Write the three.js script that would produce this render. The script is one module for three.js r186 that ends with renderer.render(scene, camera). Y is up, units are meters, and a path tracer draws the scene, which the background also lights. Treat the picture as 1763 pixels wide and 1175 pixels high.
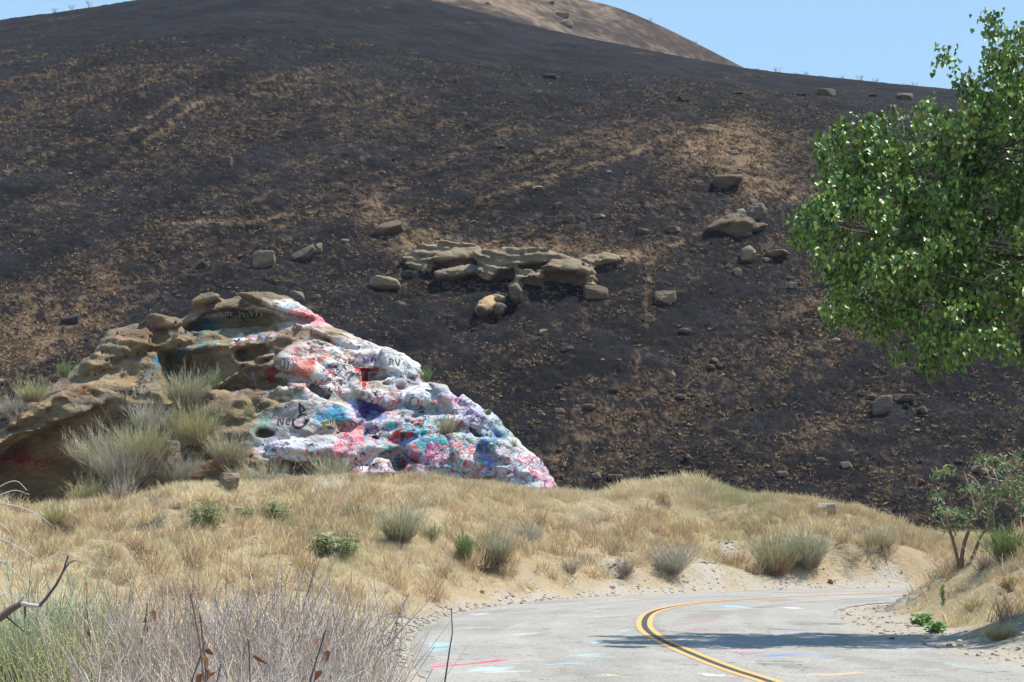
import * as THREE from 'three';
import { ImprovedNoise } from 'three/addons/math/ImprovedNoise.js';
import { mergeGeometries } from 'three/addons/utils/BufferGeometryUtils.js';

// ---------------------------------------------------------------- camera, sky, sun, exposure
const scene = new THREE.Scene();
const EYE = 1.7, F = 3400, CX = 881.5, CY = 587.5, PITCH = Math.atan(322.5 / F);
const camera = new THREE.PerspectiveCamera(2 * Math.atan(CY / F) * 180 / Math.PI, 1024 / 682, 0.1, 4000);
camera.position.set(0, EYE, 0);
camera.rotation.x = PITCH;
scene.add(camera);

const SUN = new THREE.Vector3(0.42, 0.9, -0.08).normalize();
const sun = new THREE.DirectionalLight(new THREE.Color(1, 0.95, 0.86), 4.6);
sun.position.copy(SUN).multiplyScalar(150).add(new THREE.Vector3(0, 0, -60));
sun.target.position.set(0, 0, -60);
sun.castShadow = true;
Object.assign(sun.shadow.camera, { left: -120, right: 120, top: 120, bottom: -120, near: 1, far: 400 });
sun.shadow.mapSize.set(4096, 4096);
scene.add(sun, sun.target);

{ // clear summer sky: pale blue low down, deeper towards the zenith, a little brighter round the sun
  const W = 512, H = 256, d = new Float32Array(W * H * 4);
  for (let j = 0; j < H; j++) for (let i = 0; i < W; i++) {
    const el = ((j + 0.5) / H - 0.5) * Math.PI, az = ((i + 0.5) / W - 0.5) * 2 * Math.PI;
    const v = [Math.cos(az) * Math.cos(el), Math.sin(el), Math.sin(az) * Math.cos(el)];
    const c = v[0] * SUN.x + v[1] * SUN.y + v[2] * SUN.z;
    const t = Math.pow(Math.max(0, v[1]), 0.55);
    const glow = 0.25 * Math.pow(Math.max(0, c), 12);
    const k = (j * W + i) * 4;
    d[k] = 0.41 * (1 - t) + 0.085 * t + glow;
    d[k + 1] = 0.60 * (1 - t) + 0.22 * t + glow;
    d[k + 2] = 0.75 * (1 - t) + 0.48 * t + glow;
    d[k + 3] = 1;
  }
  const sky = new THREE.DataTexture(d, W, H, THREE.RGBAFormat, THREE.FloatType);
  sky.mapping = THREE.EquirectangularReflectionMapping; sky.magFilter = THREE.LinearFilter; sky.needsUpdate = true;
  scene.background = sky; scene.environment = sky;
}
scene.fog = new THREE.FogExp2(new THREE.Color(0.72, 0.82, 1.0), 0.00016);
const renderer = new THREE.WebGLRenderer({ antialias: true });
renderer.toneMapping = THREE.LinearToneMapping;
renderer.toneMappingExposure = 1.6;
renderer.shadowMap.enabled = true;

// ---------------------------------------------------------------- helpers
const rng = (a) => () => { a |= 0; a = a + 0x6D2B79F5 | 0; let t = Math.imul(a ^ a >>> 15, 1 | a); t = t + Math.imul(t ^ t >>> 7, 61 | t) ^ t; return ((t ^ t >>> 14) >>> 0) / 4294967296; };
const IN = new ImprovedNoise();
const noise = (x, y, z = 0) => IN.noise(x + 137.13, y + 61.7, z + 211.37);
function fbm(x, y, z, o) { let s = 0, a = 0.5; for (let i = 0; i < o; i++) { s += a * noise(x, y, z); x = x * 2.03 + 7.1; y = y * 2.03 + 3.7; z = z * 2.03 + 1.3; a *= 0.5; } return s; }
const clamp = (x, a = 0, b = 1) => Math.min(b, Math.max(a, x));
const sstep = (a, b, x) => { const t = clamp((x - a) / (b - a)); return t * t * (3 - 2 * t); };
const lerp = (a, b, t) => a + (b - a) * t;
const V = (x, y, z) => new THREE.Vector3(x, y, z);
const C = (r, g, b) => new THREE.Color().setRGB(r, g, b);
const CA = Math.cos(PITCH), SA = Math.sin(PITCH);
// sight-line tangents of a place in the photograph: [across, up] per metre of distance along -z
const tang = (px, py) => { const X = (px - CX) / F, Y = (CY - py) / F, k = CA - Y * SA; return [X / k, (Y * CA + SA) / k]; };
const at = (px, py, D) => { const [a, e] = tang(px, py); return V(a * D, EYE + e * D, -D); };
function interp(list, x) { // monotone piecewise-smooth table lookup
  const n = list.length;
  if (x <= list[0][0]) return list[0][1];
  if (x >= list[n - 1][0]) return list[n - 1][1];
  let i = 0; while (x > list[i + 1][0]) i++;
  const p1 = list[i], p2 = list[i + 1], p0 = list[i - 1] || p1, p3 = list[i + 2] || p2, h = p2[0] - p1[0];
  const slope = (a, b) => (b[1] - a[1]) / ((b[0] - a[0]) || 1);
  const s = slope(p1, p2);
  const lim = (m) => (m * s <= 0 ? 0 : Math.sign(s) * Math.min(Math.abs(m), 2.5 * Math.abs(s)));
  const m1 = lim((slope(p0, p1) + s) / 2 || s), m2 = lim((slope(p2, p3) + s) / 2 || s), t = (x - p1[0]) / h;
  return (2 * t ** 3 - 3 * t * t + 1) * p1[1] + (t ** 3 - 2 * t * t + t) * h * m1 + (3 * t * t - 2 * t ** 3) * p2[1] + (t ** 3 - t * t) * h * m2;
}
const used = new Map();
function numbered(name) { const n = used.get(name) || 0; used.set(name, n + 1); return n ? name + '_' + String(n).padStart(3, '0') : name; }
function tag(o, label, category, group) { o.userData.label = label; o.userData.category = category; if (group) o.userData.group = group; return o; }
function mesh(name, geo, mat, parent = scene) {
  const m = new THREE.Mesh(geo, mat); m.castShadow = m.receiveShadow = true;
  m.name = parent === scene ? numbered(name) : name; parent.add(m); return m;
}
function thing(name, label, category, p = [0, 0, 0], group) {
  const g = new THREE.Group(); g.name = numbered(name); g.position.set(...(p.isVector3 ? p.toArray() : p)); scene.add(g);
  return tag(g, label, category, group);
}
function structure(name, geo, mat) { const m = mesh(name, geo, mat); m.userData.kind = 'structure'; return m; }
function geom(pos, idx, { uv, col, normals = true } = {}) {
  const g = new THREE.BufferGeometry();
  g.setAttribute('position', new THREE.BufferAttribute(pos instanceof Float32Array ? pos : new Float32Array(pos), 3));
  if (idx) g.setIndex(new THREE.BufferAttribute(idx instanceof Uint32Array ? idx : new Uint32Array(idx), 1));
  if (uv) g.setAttribute('uv', new THREE.BufferAttribute(uv instanceof Float32Array ? uv : new Float32Array(uv), 2));
  if (col) g.setAttribute('color', new THREE.BufferAttribute(col instanceof Float32Array ? col : new Float32Array(col), 3));
  if (normals) g.computeVertexNormals();
  return g;
}
// grey noise textures: grain (colour multiplier around 1) and relief
function noiseTex(size, f, srgb = false) {
  const d = new Uint8Array(size * size * 4);
  for (let j = 0; j < size; j++) for (let i = 0; i < size; i++) {
    const v = f(i / size, j / size), k = (j * size + i) * 4;
    for (let c = 0; c < 3; c++) d[k + c] = clamp(Array.isArray(v) ? v[c] : v, 0, 1) * 255;
    d[k + 3] = 255;
  }
  const t = new THREE.DataTexture(d, size, size, THREE.RGBAFormat);
  t.wrapS = t.wrapT = THREE.RepeatWrapping; t.magFilter = THREE.LinearFilter; t.minFilter = THREE.LinearMipmapLinearFilter; t.generateMipmaps = true;
  if (srgb) t.colorSpace = THREE.SRGBColorSpace;
  t.needsUpdate = true; return t;
}
// noise that tiles: torus blend of four shifted samples
const tile = (f, s) => (u, v) => { const a = f(u * s, v * s), b = f((u - 1) * s, v * s), c = f(u * s, (v - 1) * s), d = f((u - 1) * s, (v - 1) * s); return lerp(lerp(a, b, u), lerp(c, d, u), v); };
const grainTex = noiseTex(512, (() => { const a = tile((x, y) => fbm(x, y, 3.3, 5), 24), b = tile((x, y) => noise(x, y, 9.1), 110); return (u, v) => 0.8 + 0.35 * a(u, v) + 0.22 * b(u, v); })());
const reliefTex = noiseTex(512, (() => { const a = tile((x, y) => fbm(x, y, 5.3, 5), 14), b = tile((x, y) => noise(x, y, 2.1), 90); return (u, v) => 0.5 + 0.8 * a(u, v) + 0.12 * b(u, v); })());
const rep = (t, x, y = x) => { const c = t.clone(); c.repeat.set(x, y); c.needsUpdate = true; return c; };

// ---------------------------------------------------------------- the road's course (x, distance ahead)
const CENTRE = [[9.4, -40], [6.6, -12], [4.55, 5], [3.45, 15], [2.85, 21.8], [2.60, 24.1], [2.37, 27.5], [2.23, 31], [2.30, 34.6], [2.83, 40], [3.48, 42.8], [4.45, 45.3], [5.75, 47.5], [7.7, 49.9], [10.3, 52.0], [14, 53.8], [19, 55.0], [26, 55.6], [36, 55.2], [50, 53]];
const roadCurve = new THREE.CatmullRomCurve3(CENTRE.map(([x, d]) => V(x, 0, -d)), false, 'centripetal');
const RS = 500, roadPts = roadCurve.getSpacedPoints(RS), roadNor = roadPts.map((p, i) => { const a = roadPts[Math.max(0, i - 1)], b = roadPts[Math.min(RS, i + 1)]; return V(-(b.z - a.z), 0, b.x - a.x).normalize(); });
// signed distance to the centre line: positive on the inside of the bend (right), negative outside
function roadSide(x, z) {
  let best = 1e9, bi = 0;
  for (let i = 0; i <= RS; i += 8) { const d = (roadPts[i].x - x) ** 2 + (roadPts[i].z - z) ** 2; if (d < best) { best = d; bi = i; } }
  const a = Math.max(0, bi - 8), b = Math.min(RS, bi + 8);
  for (let i = a; i <= b; i++) { const d = (roadPts[i].x - x) ** 2 + (roadPts[i].z - z) ** 2; if (d < best) { best = d; bi = i; } }
  const n = roadNor[bi], s = (x - roadPts[bi].x) * n.x + (z - roadPts[bi].z) * n.z;
  return Math.sign(s || 1) * Math.sqrt(best);
}
const HALF_L = 3.75, HALF_R = 3.6;

// ---------------------------------------------------------------- terrain heights
const T = (rows, y0) => rows.map(([px, v]) => [(px - CX) / F, v]);
const FOOT = T([[-900, 20], [0, 27], [300, 31], [500, 34.5], [700, 37.5], [850, 42.3], [990, 47], [1150, 49.8], [1300, 52.6], [1476, 55], [1626, 56.4], [1763, 57.5], [2100, 59], [2700, 59]]);
const CREST = T([[-900, 56], [0, 60], [300, 61], [600, 63], [960, 65], [1400, 66], [1763, 65], [2700, 64]]);
const CRESTH = T([[-900, 1.8], [-200, 1.9], [0, 1.95], [300, 2.45], [420, 2.7], [560, 3.0], [800, 2.95], [960, 2.6], [1040, 2.5], [1110, 2.8], [1300, 2.5], [1400, 2.25], [1560, 1.5], [1650, 1.25], [1763, 1.1], [2700, 1.0]]);
const HOLLOWS = []; // washed-out pits in the bank: x, distance, half width, half depth, metres deep
function nearY(x, D) {
  const a = x / Math.max(D, 1), s = roadSide(x, -D);
  let y = 0;
  if (s < 0) {
    const o = -s - HALF_L;
    const f = interp(FOOT, a), c = interp(CREST, a), h = interp(CRESTH, a);
    const t = (D - f) / (c - f);
    let m = 0;
    if (t > 0) {
      const tt = Math.min(t, 1);
      m = h * (0.25 * tt + 0.75 * (tt * tt * (3 - 2 * tt)));
      const bump = sstep(0.02, 0.3, t) * (1 - sstep(0.6, 0.98, t));
      m += bump * (1.0 * fbm(x * 0.19 + 4, D * 0.24, 1.5, 3) + 0.5 * Math.abs(noise(x * 0.42, D * 0.3, 4.2)) + 0.22 * fbm(x * 0.9, D * 0.9, 3.2, 3));
      // three rounded spurs with washed-out hollows between them
      m += bump * 0.75 * (0.8 - 2 * Math.abs(noise(x * 0.16 + 0.3, D * 0.05, 8.8)));
      for (const [hx, hd, w, l, k] of HOLLOWS) { const q = ((x - hx) / w) ** 2 + ((D - hd) / l) ** 2; if (q < 4) m -= k * Math.exp(-q * q); }
      if (t > 1) m -= 5.5 * sstep(1.02, 2.1, t);
    }
    const verge = sstep(0.3, 1.4, o), edge = sstep(-0.3, -0.02, o);
    y = m * sstep(-0.2, 1.6, o) + verge * 0.07 * (fbm(x * 0.9, D * 0.9, 2, 3) + 0.35) - (1 - edge) * 0.04 + edge * 0.012;
    // the near verge on the left sinks a little away from the road
    if (D < 34) y -= 0.1 * sstep(1.5, 6, o) * (1 - sstep(26, 34, D));
  } else {
    const o = s - HALF_R, foot = 0.55 + 1.0 * Math.exp(-(((D - 33.5) / 3.2) ** 2)) + 0.3 * noise(x * 0.3, D * 0.3, 7);
    const b = Math.max(0, o - foot);
    y = 1.75 * sstep(0, 4.2, b) + 0.06 * b + sstep(0.1, 1.2, b) * (0.3 * fbm(x * 0.5, D * 0.5, 3.5, 3));
    y += sstep(0.1, 0.8, o) * 0.04 * (fbm(x, D, 2, 2) + 0.3);
    { const edge = sstep(-0.3, -0.02, o); y += edge * 0.012 - (1 - edge) * 0.04; }
    y *= 1 - 0.55 * sstep(38, 46, D);
  }
  return y;
}
const skyE = [[-500, 150], [-250, 85], [0, 38], [130, 20], [260, 0], [400, -14], [550, -18], [700, -6], [800, 18], [900, 45], [1100, 90], [1290, 125], [1450, 142], [1640, 160], [1763, 168], [2200, 205], [2600, 240]].map(([p, r]) => tang(p, r));
const shE = [[-500, 180], [0, 135], [400, 105], [600, 135], [760, 190], [880, 213], [1100, 208], [1300, 223], [1450, 240], [1763, 262], [2600, 300]].map(([p, r]) => tang(p, r));
const SHD = T([[-500, 140], [400, 138], [700, 131], [880, 124], [1400, 123], [1763, 121], [2600, 120]]);
const SKD = T([[-500, 180], [0, 188], [400, 190], [700, 192], [900, 198], [1290, 205], [1763, 195], [2600, 185]]);
function hillY(x, D) {
  const a = x / D, ds = interp(SHD, a), dk = interp(SKD, a), es = interp(shE, a), ek = interp(skyE, a);
  const ys = EYE + es * ds, yk = EYE + ek * dk, d0 = 79, y0 = -1.2;
  const tab = [[d0, y0], [lerp(d0, ds, 0.33), lerp(y0, ys, 0.335)], [lerp(d0, ds, 0.66), lerp(y0, ys, 0.675)], [ds, ys], [lerp(ds, dk, 0.5), lerp(ys, yk, 0.53)], [dk, yk], [dk + 40, yk + 1], [dk + 90, yk - 10]];
  let y = interp(tab, D);
  const up = sstep(80, 90, D) * (1 - sstep(dk - 25, dk - 6, D));
  y += up * (0.9 * fbm(x * 0.05, D * 0.045, 12.2, 3) + 0.35 * fbm((x * 0.87 + D * 0.4) * 0.1, (D * 0.5 - x * 0.6) * 0.33, 3.1, 2));
  return y;
}
const groundY = (x, D) => (D > 79 ? Math.max(nearY(x, D), hillY(x, D)) : nearY(x, D));
function hit(px, py, from = 8) { // the terrain point seen at a place in the photograph
  const [a, e] = tang(px, py);
  for (let D = from; D < 260; D += 0.25) if (groundY(a * D, D) >= EYE + e * D) {
    let lo = D - 0.25, hi = D;
    for (let k = 0; k < 12; k++) { const m = (lo + hi) / 2; if (groundY(a * m, m) >= EYE + e * m) hi = m; else lo = m; }
    return V(a * hi, groundY(a * hi, hi), -hi);
  }
  return V(a * 200, EYE + e * 200, -200);
}
{ const list = [[845, 972, 26, 0.5], [1060, 975, 30, 0.4], [1135, 862, 24, 0.45], [918, 846, 24, 0.4], [235, 905, 40, 0.5], [240, 955, 30, 0.45], [760, 958, 20, 0.3], [1000, 895, 26, 0.3], [1180, 905, 20, 0.3], [90, 925, 34, 0.4], [1440, 955, 24, 0.3], [1290, 920, 16, 0.3], [650, 985, 22, 0.3], [800, 850, 24, 0.3], [1000, 960, 18, 0.3]].map(([px, py, w, k]) => { const p = hit(px, py); return [p.x, -p.z, w / F * -p.z, w / F * -p.z * 1.6, k]; }); HOLLOWS.push(...list); }
const rowOf = (p) => { const e = (p.y - EYE) / -p.z, k = CA + e * SA; return [CX + F * (p.x / -p.z) / k, CY - F * (e * CA - SA) / k]; };

// ---------------------------------------------------------------- ground, hills, road
function sheet(as, ds, yf, cf, uvs) { // a height sheet over columns of a = x/D and distances D
  const nc = as.length, nr = ds.length, pos = new Float32Array(nc * nr * 3), col = new Float32Array(nc * nr * 3), uv = new Float32Array(nc * nr * 2), idx = new Uint32Array((nc - 1) * (nr - 1) * 6);
  let k = 0;
  for (let j = 0; j < nr; j++) for (let i = 0; i < nc; i++, k++) {
    const D = ds[j], x = as[i] * Math.max(D, 6), y = yf(x, D);
    pos.set([x, y, -D], k * 3); uv.set([x / uvs, (D + y * 0.6) / uvs], k * 2);
    const c = cf(x, y, D); col.set(c, k * 3);
  }
  k = 0;
  for (let j = 0; j < nr - 1; j++) for (let i = 0; i < nc - 1; i++) { const a = j * nc + i, b = a + 1, c = a + nc, d = c + 1; idx.set([a, b, c, b, d, c], k); k += 6; }
  return geom(pos, idx, { uv, col });
}
const range = (a, b, n) => Array.from({ length: n }, (_, i) => a + (b - a) * i / (n - 1));
const mix3 = (a, b, t) => [lerp(a[0], b[0], t), lerp(a[1], b[1], t), lerp(a[2], b[2], t)];

// bare, trodden or gravelly places on the near ground: 0 grass .. 1 bare
const BARE = [[1218, 978, 36, 34, 1], [1255, 945, 22, 14, 0.9], [1330, 1008, 70, 6, 0.7], [1470, 1000, 60, 10, 0.5], [575, 826, 50, 5, 0.9], [525, 852, 12, 14, 0.7], [1060, 985, 55, 26, 0.65], [900, 985, 40, 10, 0.45], [845, 975, 22, 16, 0.7], [1135, 860, 26, 30, 0.5], [920, 840, 24, 18, 0.7], [800, 842, 30, 12, 0.5], [700, 972, 90, 14, 0.4], [1000, 1012, 60, 6, 0.5], [670, 1060, 40, 14, 0.5]].map(([px, py, w, h, s]) => { const p = hit(px, py); const q = hit(px, py - h); return [p.x, -p.z, w / F * -p.z, clamp(Math.abs(q.z - p.z), 0.5, 2.6), s]; });
function bare(x, D) {
  let b = 0;
  for (const [bx, bd, w, h, s] of BARE) b = Math.max(b, s * Math.exp(-(((x - bx) / w) ** 2) - ((D - bd) / h) ** 2));
  const s = roadSide(x, -D);
  const o = s < 0 ? -s - HALF_L : s - HALF_R;
  b = Math.max(b, 0.9 * (1 - sstep(s < 0 ? 0.15 : 0.9, s < 0 ? 1.1 : 1.9, o + 0.7 * noise(x * 0.8, D * 0.8, 5))));
  if (s > 0) b = Math.max(b, 0.3 * (1 - sstep(2.5, 5, o)));
  return clamp(b + 0.25 * fbm(x * 0.8, D * 0.8, 6.6, 3));
}
const STRAW = [0.38, 0.305, 0.18], DIRT = [0.4, 0.355, 0.285], DARKDIRT = [0.24, 0.19, 0.14];
function nearColour(x, y, D) {
  let hol = 0;
  const b = bare(x, D), n = fbm(x * 1.7, D * 1.7, 1.1, 3), m = fbm(x * 6, D * 6, 8.1, 2);
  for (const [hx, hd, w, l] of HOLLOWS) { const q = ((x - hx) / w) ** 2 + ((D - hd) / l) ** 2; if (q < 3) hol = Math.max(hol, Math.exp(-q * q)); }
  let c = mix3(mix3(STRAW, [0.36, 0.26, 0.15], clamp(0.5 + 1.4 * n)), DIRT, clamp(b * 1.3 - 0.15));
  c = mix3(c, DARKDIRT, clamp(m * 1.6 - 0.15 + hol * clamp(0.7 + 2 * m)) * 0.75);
  return c;
}
const groundMat = new THREE.MeshStandardMaterial({ vertexColors: true, roughness: 1, map: grainTex, bumpMap: reliefTex, bumpScale: 0.05 });
{
  const ds = []; for (let D = -30; D < 6; D += 3) ds.push(D);
  for (let D = 6; D < 96; D += 0.12 + Math.max(0, 26 - D) * 0.012 + Math.max(0, D - 68) * 0.04) ds.push(D);
  const as = range(-0.75, -0.3, 30).concat(range(-0.298, 0.3, 400), range(0.302, 0.75, 30));
  const g = sheet(as, ds, (x, D) => nearY(x, D) + (D > 8 ? (0.05 + 0.1 * clamp(Math.abs(roadSide(x, -D)) / 3 - 1.35)) * (fbm(x * 2.2, D * 2.2, 3.3, 3) + 0.8 * fbm(x * 0.8, D * 0.8, 8.3, 2)) * (Math.abs(roadSide(x, -D)) > 4.3 ? 1 : 0) : 0), nearColour, 1.6);
  structure('ground', g, groundMat);
}
structure('far_ground', new THREE.CircleGeometry(1800, 48).rotateX(-Math.PI / 2).translate(0, -6, 0), new THREE.MeshStandardMaterial({ color: C(0.2, 0.16, 0.1), roughness: 1, map: rep(grainTex, 300), bumpMap: rep(reliefTex, 300), bumpScale: 0.2 }));

// burnt hillside: charcoal and ash with straw-coloured remnants and bare earth
const TAN = [[1260, 255, 80, 40, 0.6], [1330, 330, 70, 36, 0.45], [1290, 300, 36, 40, 0.4], [1215, 262, 30, 16, 0.3], [660, 380, 60, 30, 0.5], [640, 350, 20, 26, 0.4], [700, 430, 26, 24, 0.4], [850, 430, 190, 26, 0.7], [1060, 440, 90, 20, 0.55], [100, 560, 120, 60, 0.42], [30, 600, 50, 60, 0.5], [180, 480, 30, 26, 0.4], [1112, 560, 7, 60, 0.55], [1096, 640, 8, 50, 0.45], [1120, 480, 8, 40, 0.45], [60, 220, 150, 110, -0.02], [330, 170, 160, 50, 0.0], [1380, 760, 380, 70, 0.16], [1030, 700, 60, 60, 0.22], [1090, 250, 200, 30, 0.2], [740, 415, 40, 20, 0.4], [480, 460, 60, 30, 0.25], [1000, 60, 130, 40, 0.0]].map(([px, py, w, h, s]) => { const [a, e] = tang(px, py); return [a, e, w / F, h / F, s]; });
const TRAILS = [[[250, 392], [340, 382], [420, 384], [480, 372], [600, 352], [700, 322]], [[470, 395], [540, 372], [600, 360]], [[0, 300], [120, 250], [230, 222], [330, 150]], [[180, 300], [300, 205], [360, 165]], [[820, 345], [960, 300], [1100, 262]], [[1050, 455], [1140, 430], [1210, 400]]].map((l) => l.map(([x, y]) => tang(x, y)));
function onTrail(a, e) { let b = 1; for (const l of TRAILS) for (let i = 0; i + 1 < l.length; i++) { const [x0, y0] = l[i], [x1, y1] = l[i + 1]; if (a < Math.min(x0, x1) - 0.003 || a > Math.max(x0, x1) + 0.003) continue; const t = clamp(((a - x0) * (x1 - x0) + (e - y0) * (y1 - y0)) / ((x1 - x0) ** 2 + (y1 - y0) ** 2)); b = Math.min(b, Math.hypot(a - x0 - t * (x1 - x0), e - y0 - t * (y1 - y0))); } return b; }
const r2 = rng(77);
function hillColour(x, y, D) {
  const a = x / D, e = (y - EYE) / D;
  let t = -0.1;
  for (const [ta, te, w, h, s] of TAN) { const q = ((a - ta) / w) ** 2 + ((e - te) / h) ** 2; if (q < 6) t += s * Math.exp(-q); }
  { const d = onTrail(a, e + 0.0006 * noise(x * 0.8, y * 0.8, 2)); if (d < 0.003) t += 0.4 * Math.exp(-((d / 0.0012) ** 2)); }
  const al = x * 0.8 + y * 0.6, ac = y * 0.85 - x * 0.5;
  t += 0.22 * noise(al * 0.045, ac * 0.16, 3.3) + 0.3 * noise(al * 0.06, ac * 0.6, 6.3) + 0.22 * noise(al * 0.12, ac * 1.5, 1.3) + 0.2 * fbm(x * 0.33, y * 0.5, D * 0.2, 2);
  { const q = D - interp(SHD, a); t += q > 0 ? -0.2 * sstep(0, 6, q) : 0.12 * sstep(-14, -1, q); }
  const clump = fbm(x * 1.7, y * 2.2, D * 1.3, 3), fine = noise(x * 6.5, y * 7, D * 4);
  const speck = sstep(0.42, 0.66, 0.36 + t * 0.5 + clump * 0.8 + fine * 0.42 + (r2() - 0.5) * 0.4);
  const ash = clamp(0.25 + 1.1 * fbm(x * 0.25 + 9, y * 0.4, D * 0.2, 3));
  const coal = mix3([0.007, 0.0065, 0.007], [0.024, 0.0235, 0.0265], ash);
  const brown = mix3([0.055, 0.035, 0.023], [0.22, 0.15, 0.09], clamp(0.35 + t * 0.9 + 0.5 * noise(x * 0.8, y, D * 0.7)));
  let c = mix3(coal, [0.032, 0.021, 0.015], clamp(0.12 + t * 0.8));
  c = mix3(c, brown, speck * clamp(0.62 + t));
  const j = 0.8 + 0.4 * r2();
  return [c[0] * j, c[1] * j, c[2] * j];
}
const hillMat = new THREE.MeshPhysicalMaterial({ vertexColors: true, roughness: 1, specularIntensity: 0.25, map: grainTex, bumpMap: reliefTex, bumpScale: 0.06 });
{
  const as = range((-330 - CX) / F, (2100 - CX) / F, 590), ds = [];
  for (let D = 78; D < 128;) { ds.push(D); D += 0.14; }
  for (let D = 128; D < 205;) { ds.push(D); D += 0.3 + (D - 128) * 0.006; }
  for (let D = 206; D < 280; D += 6) ds.push(D);
  const rough = (x, D) => { const y = hillY(x, D); const u = 1 - sstep(130, 185, D); return y + (0.35 + 0.65 * u) * (0.42 * fbm(x * 0.7, y * 1.0, D * 0.6, 3) + 0.3 * Math.max(0, fbm(x * 2.6, y * 2.9, D * 2.1, 2)) + 0.05 * noise(x * 8, y * 8, D * 6)); };
  structure('burnt_hill', sheet(as, ds, rough, hillColour, 2.2), hillMat);
}
const farY = (() => { // the higher brown peak behind the shoulder
  const sk = [[500, -90], [850, -60], [1000, -3], [1060, 12], [1150, 50], [1230, 90], [1295, 124], [1360, 160], [1500, 230], [1900, 330]].map(([p, r]) => tang(p, r));
  const yf = (x, D) => { const a = x / D, e = interp(sk, a); const top = EYE + e * 300; return top - Math.max(0, 300 - D) * 0.5 - Math.max(0, D - 300) * 0.1 + (D < 296 ? 0.5 * fbm(x * 0.12, D * 0.12, 4, 4) : 0); };
  const rr = rng(5);
  const cf = (x, y, D) => {
    const n = fbm(x * 0.1, y * 0.13, D * 0.08, 3), f = fbm(x * 0.7, y * 0.8, D * 0.6, 3);
    let c = mix3([0.045, 0.033, 0.027], [0.13, 0.096, 0.068], clamp(0.35 + 1.3 * n + 0.9 * f));
    c = mix3(c, [0.24, 0.18, 0.125], clamp(1.6 * n + f * 1.4 - 0.05)); const j = 0.8 + 0.4 * rr();
    return c.map((v) => v * j);
  };
  structure('far_hill', sheet(range((600 - CX) / F, (1750 - CX) / F, 260), range(215, 330, 200), yf, cf, 3), hillMat);
  return yf;
})();

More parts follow.
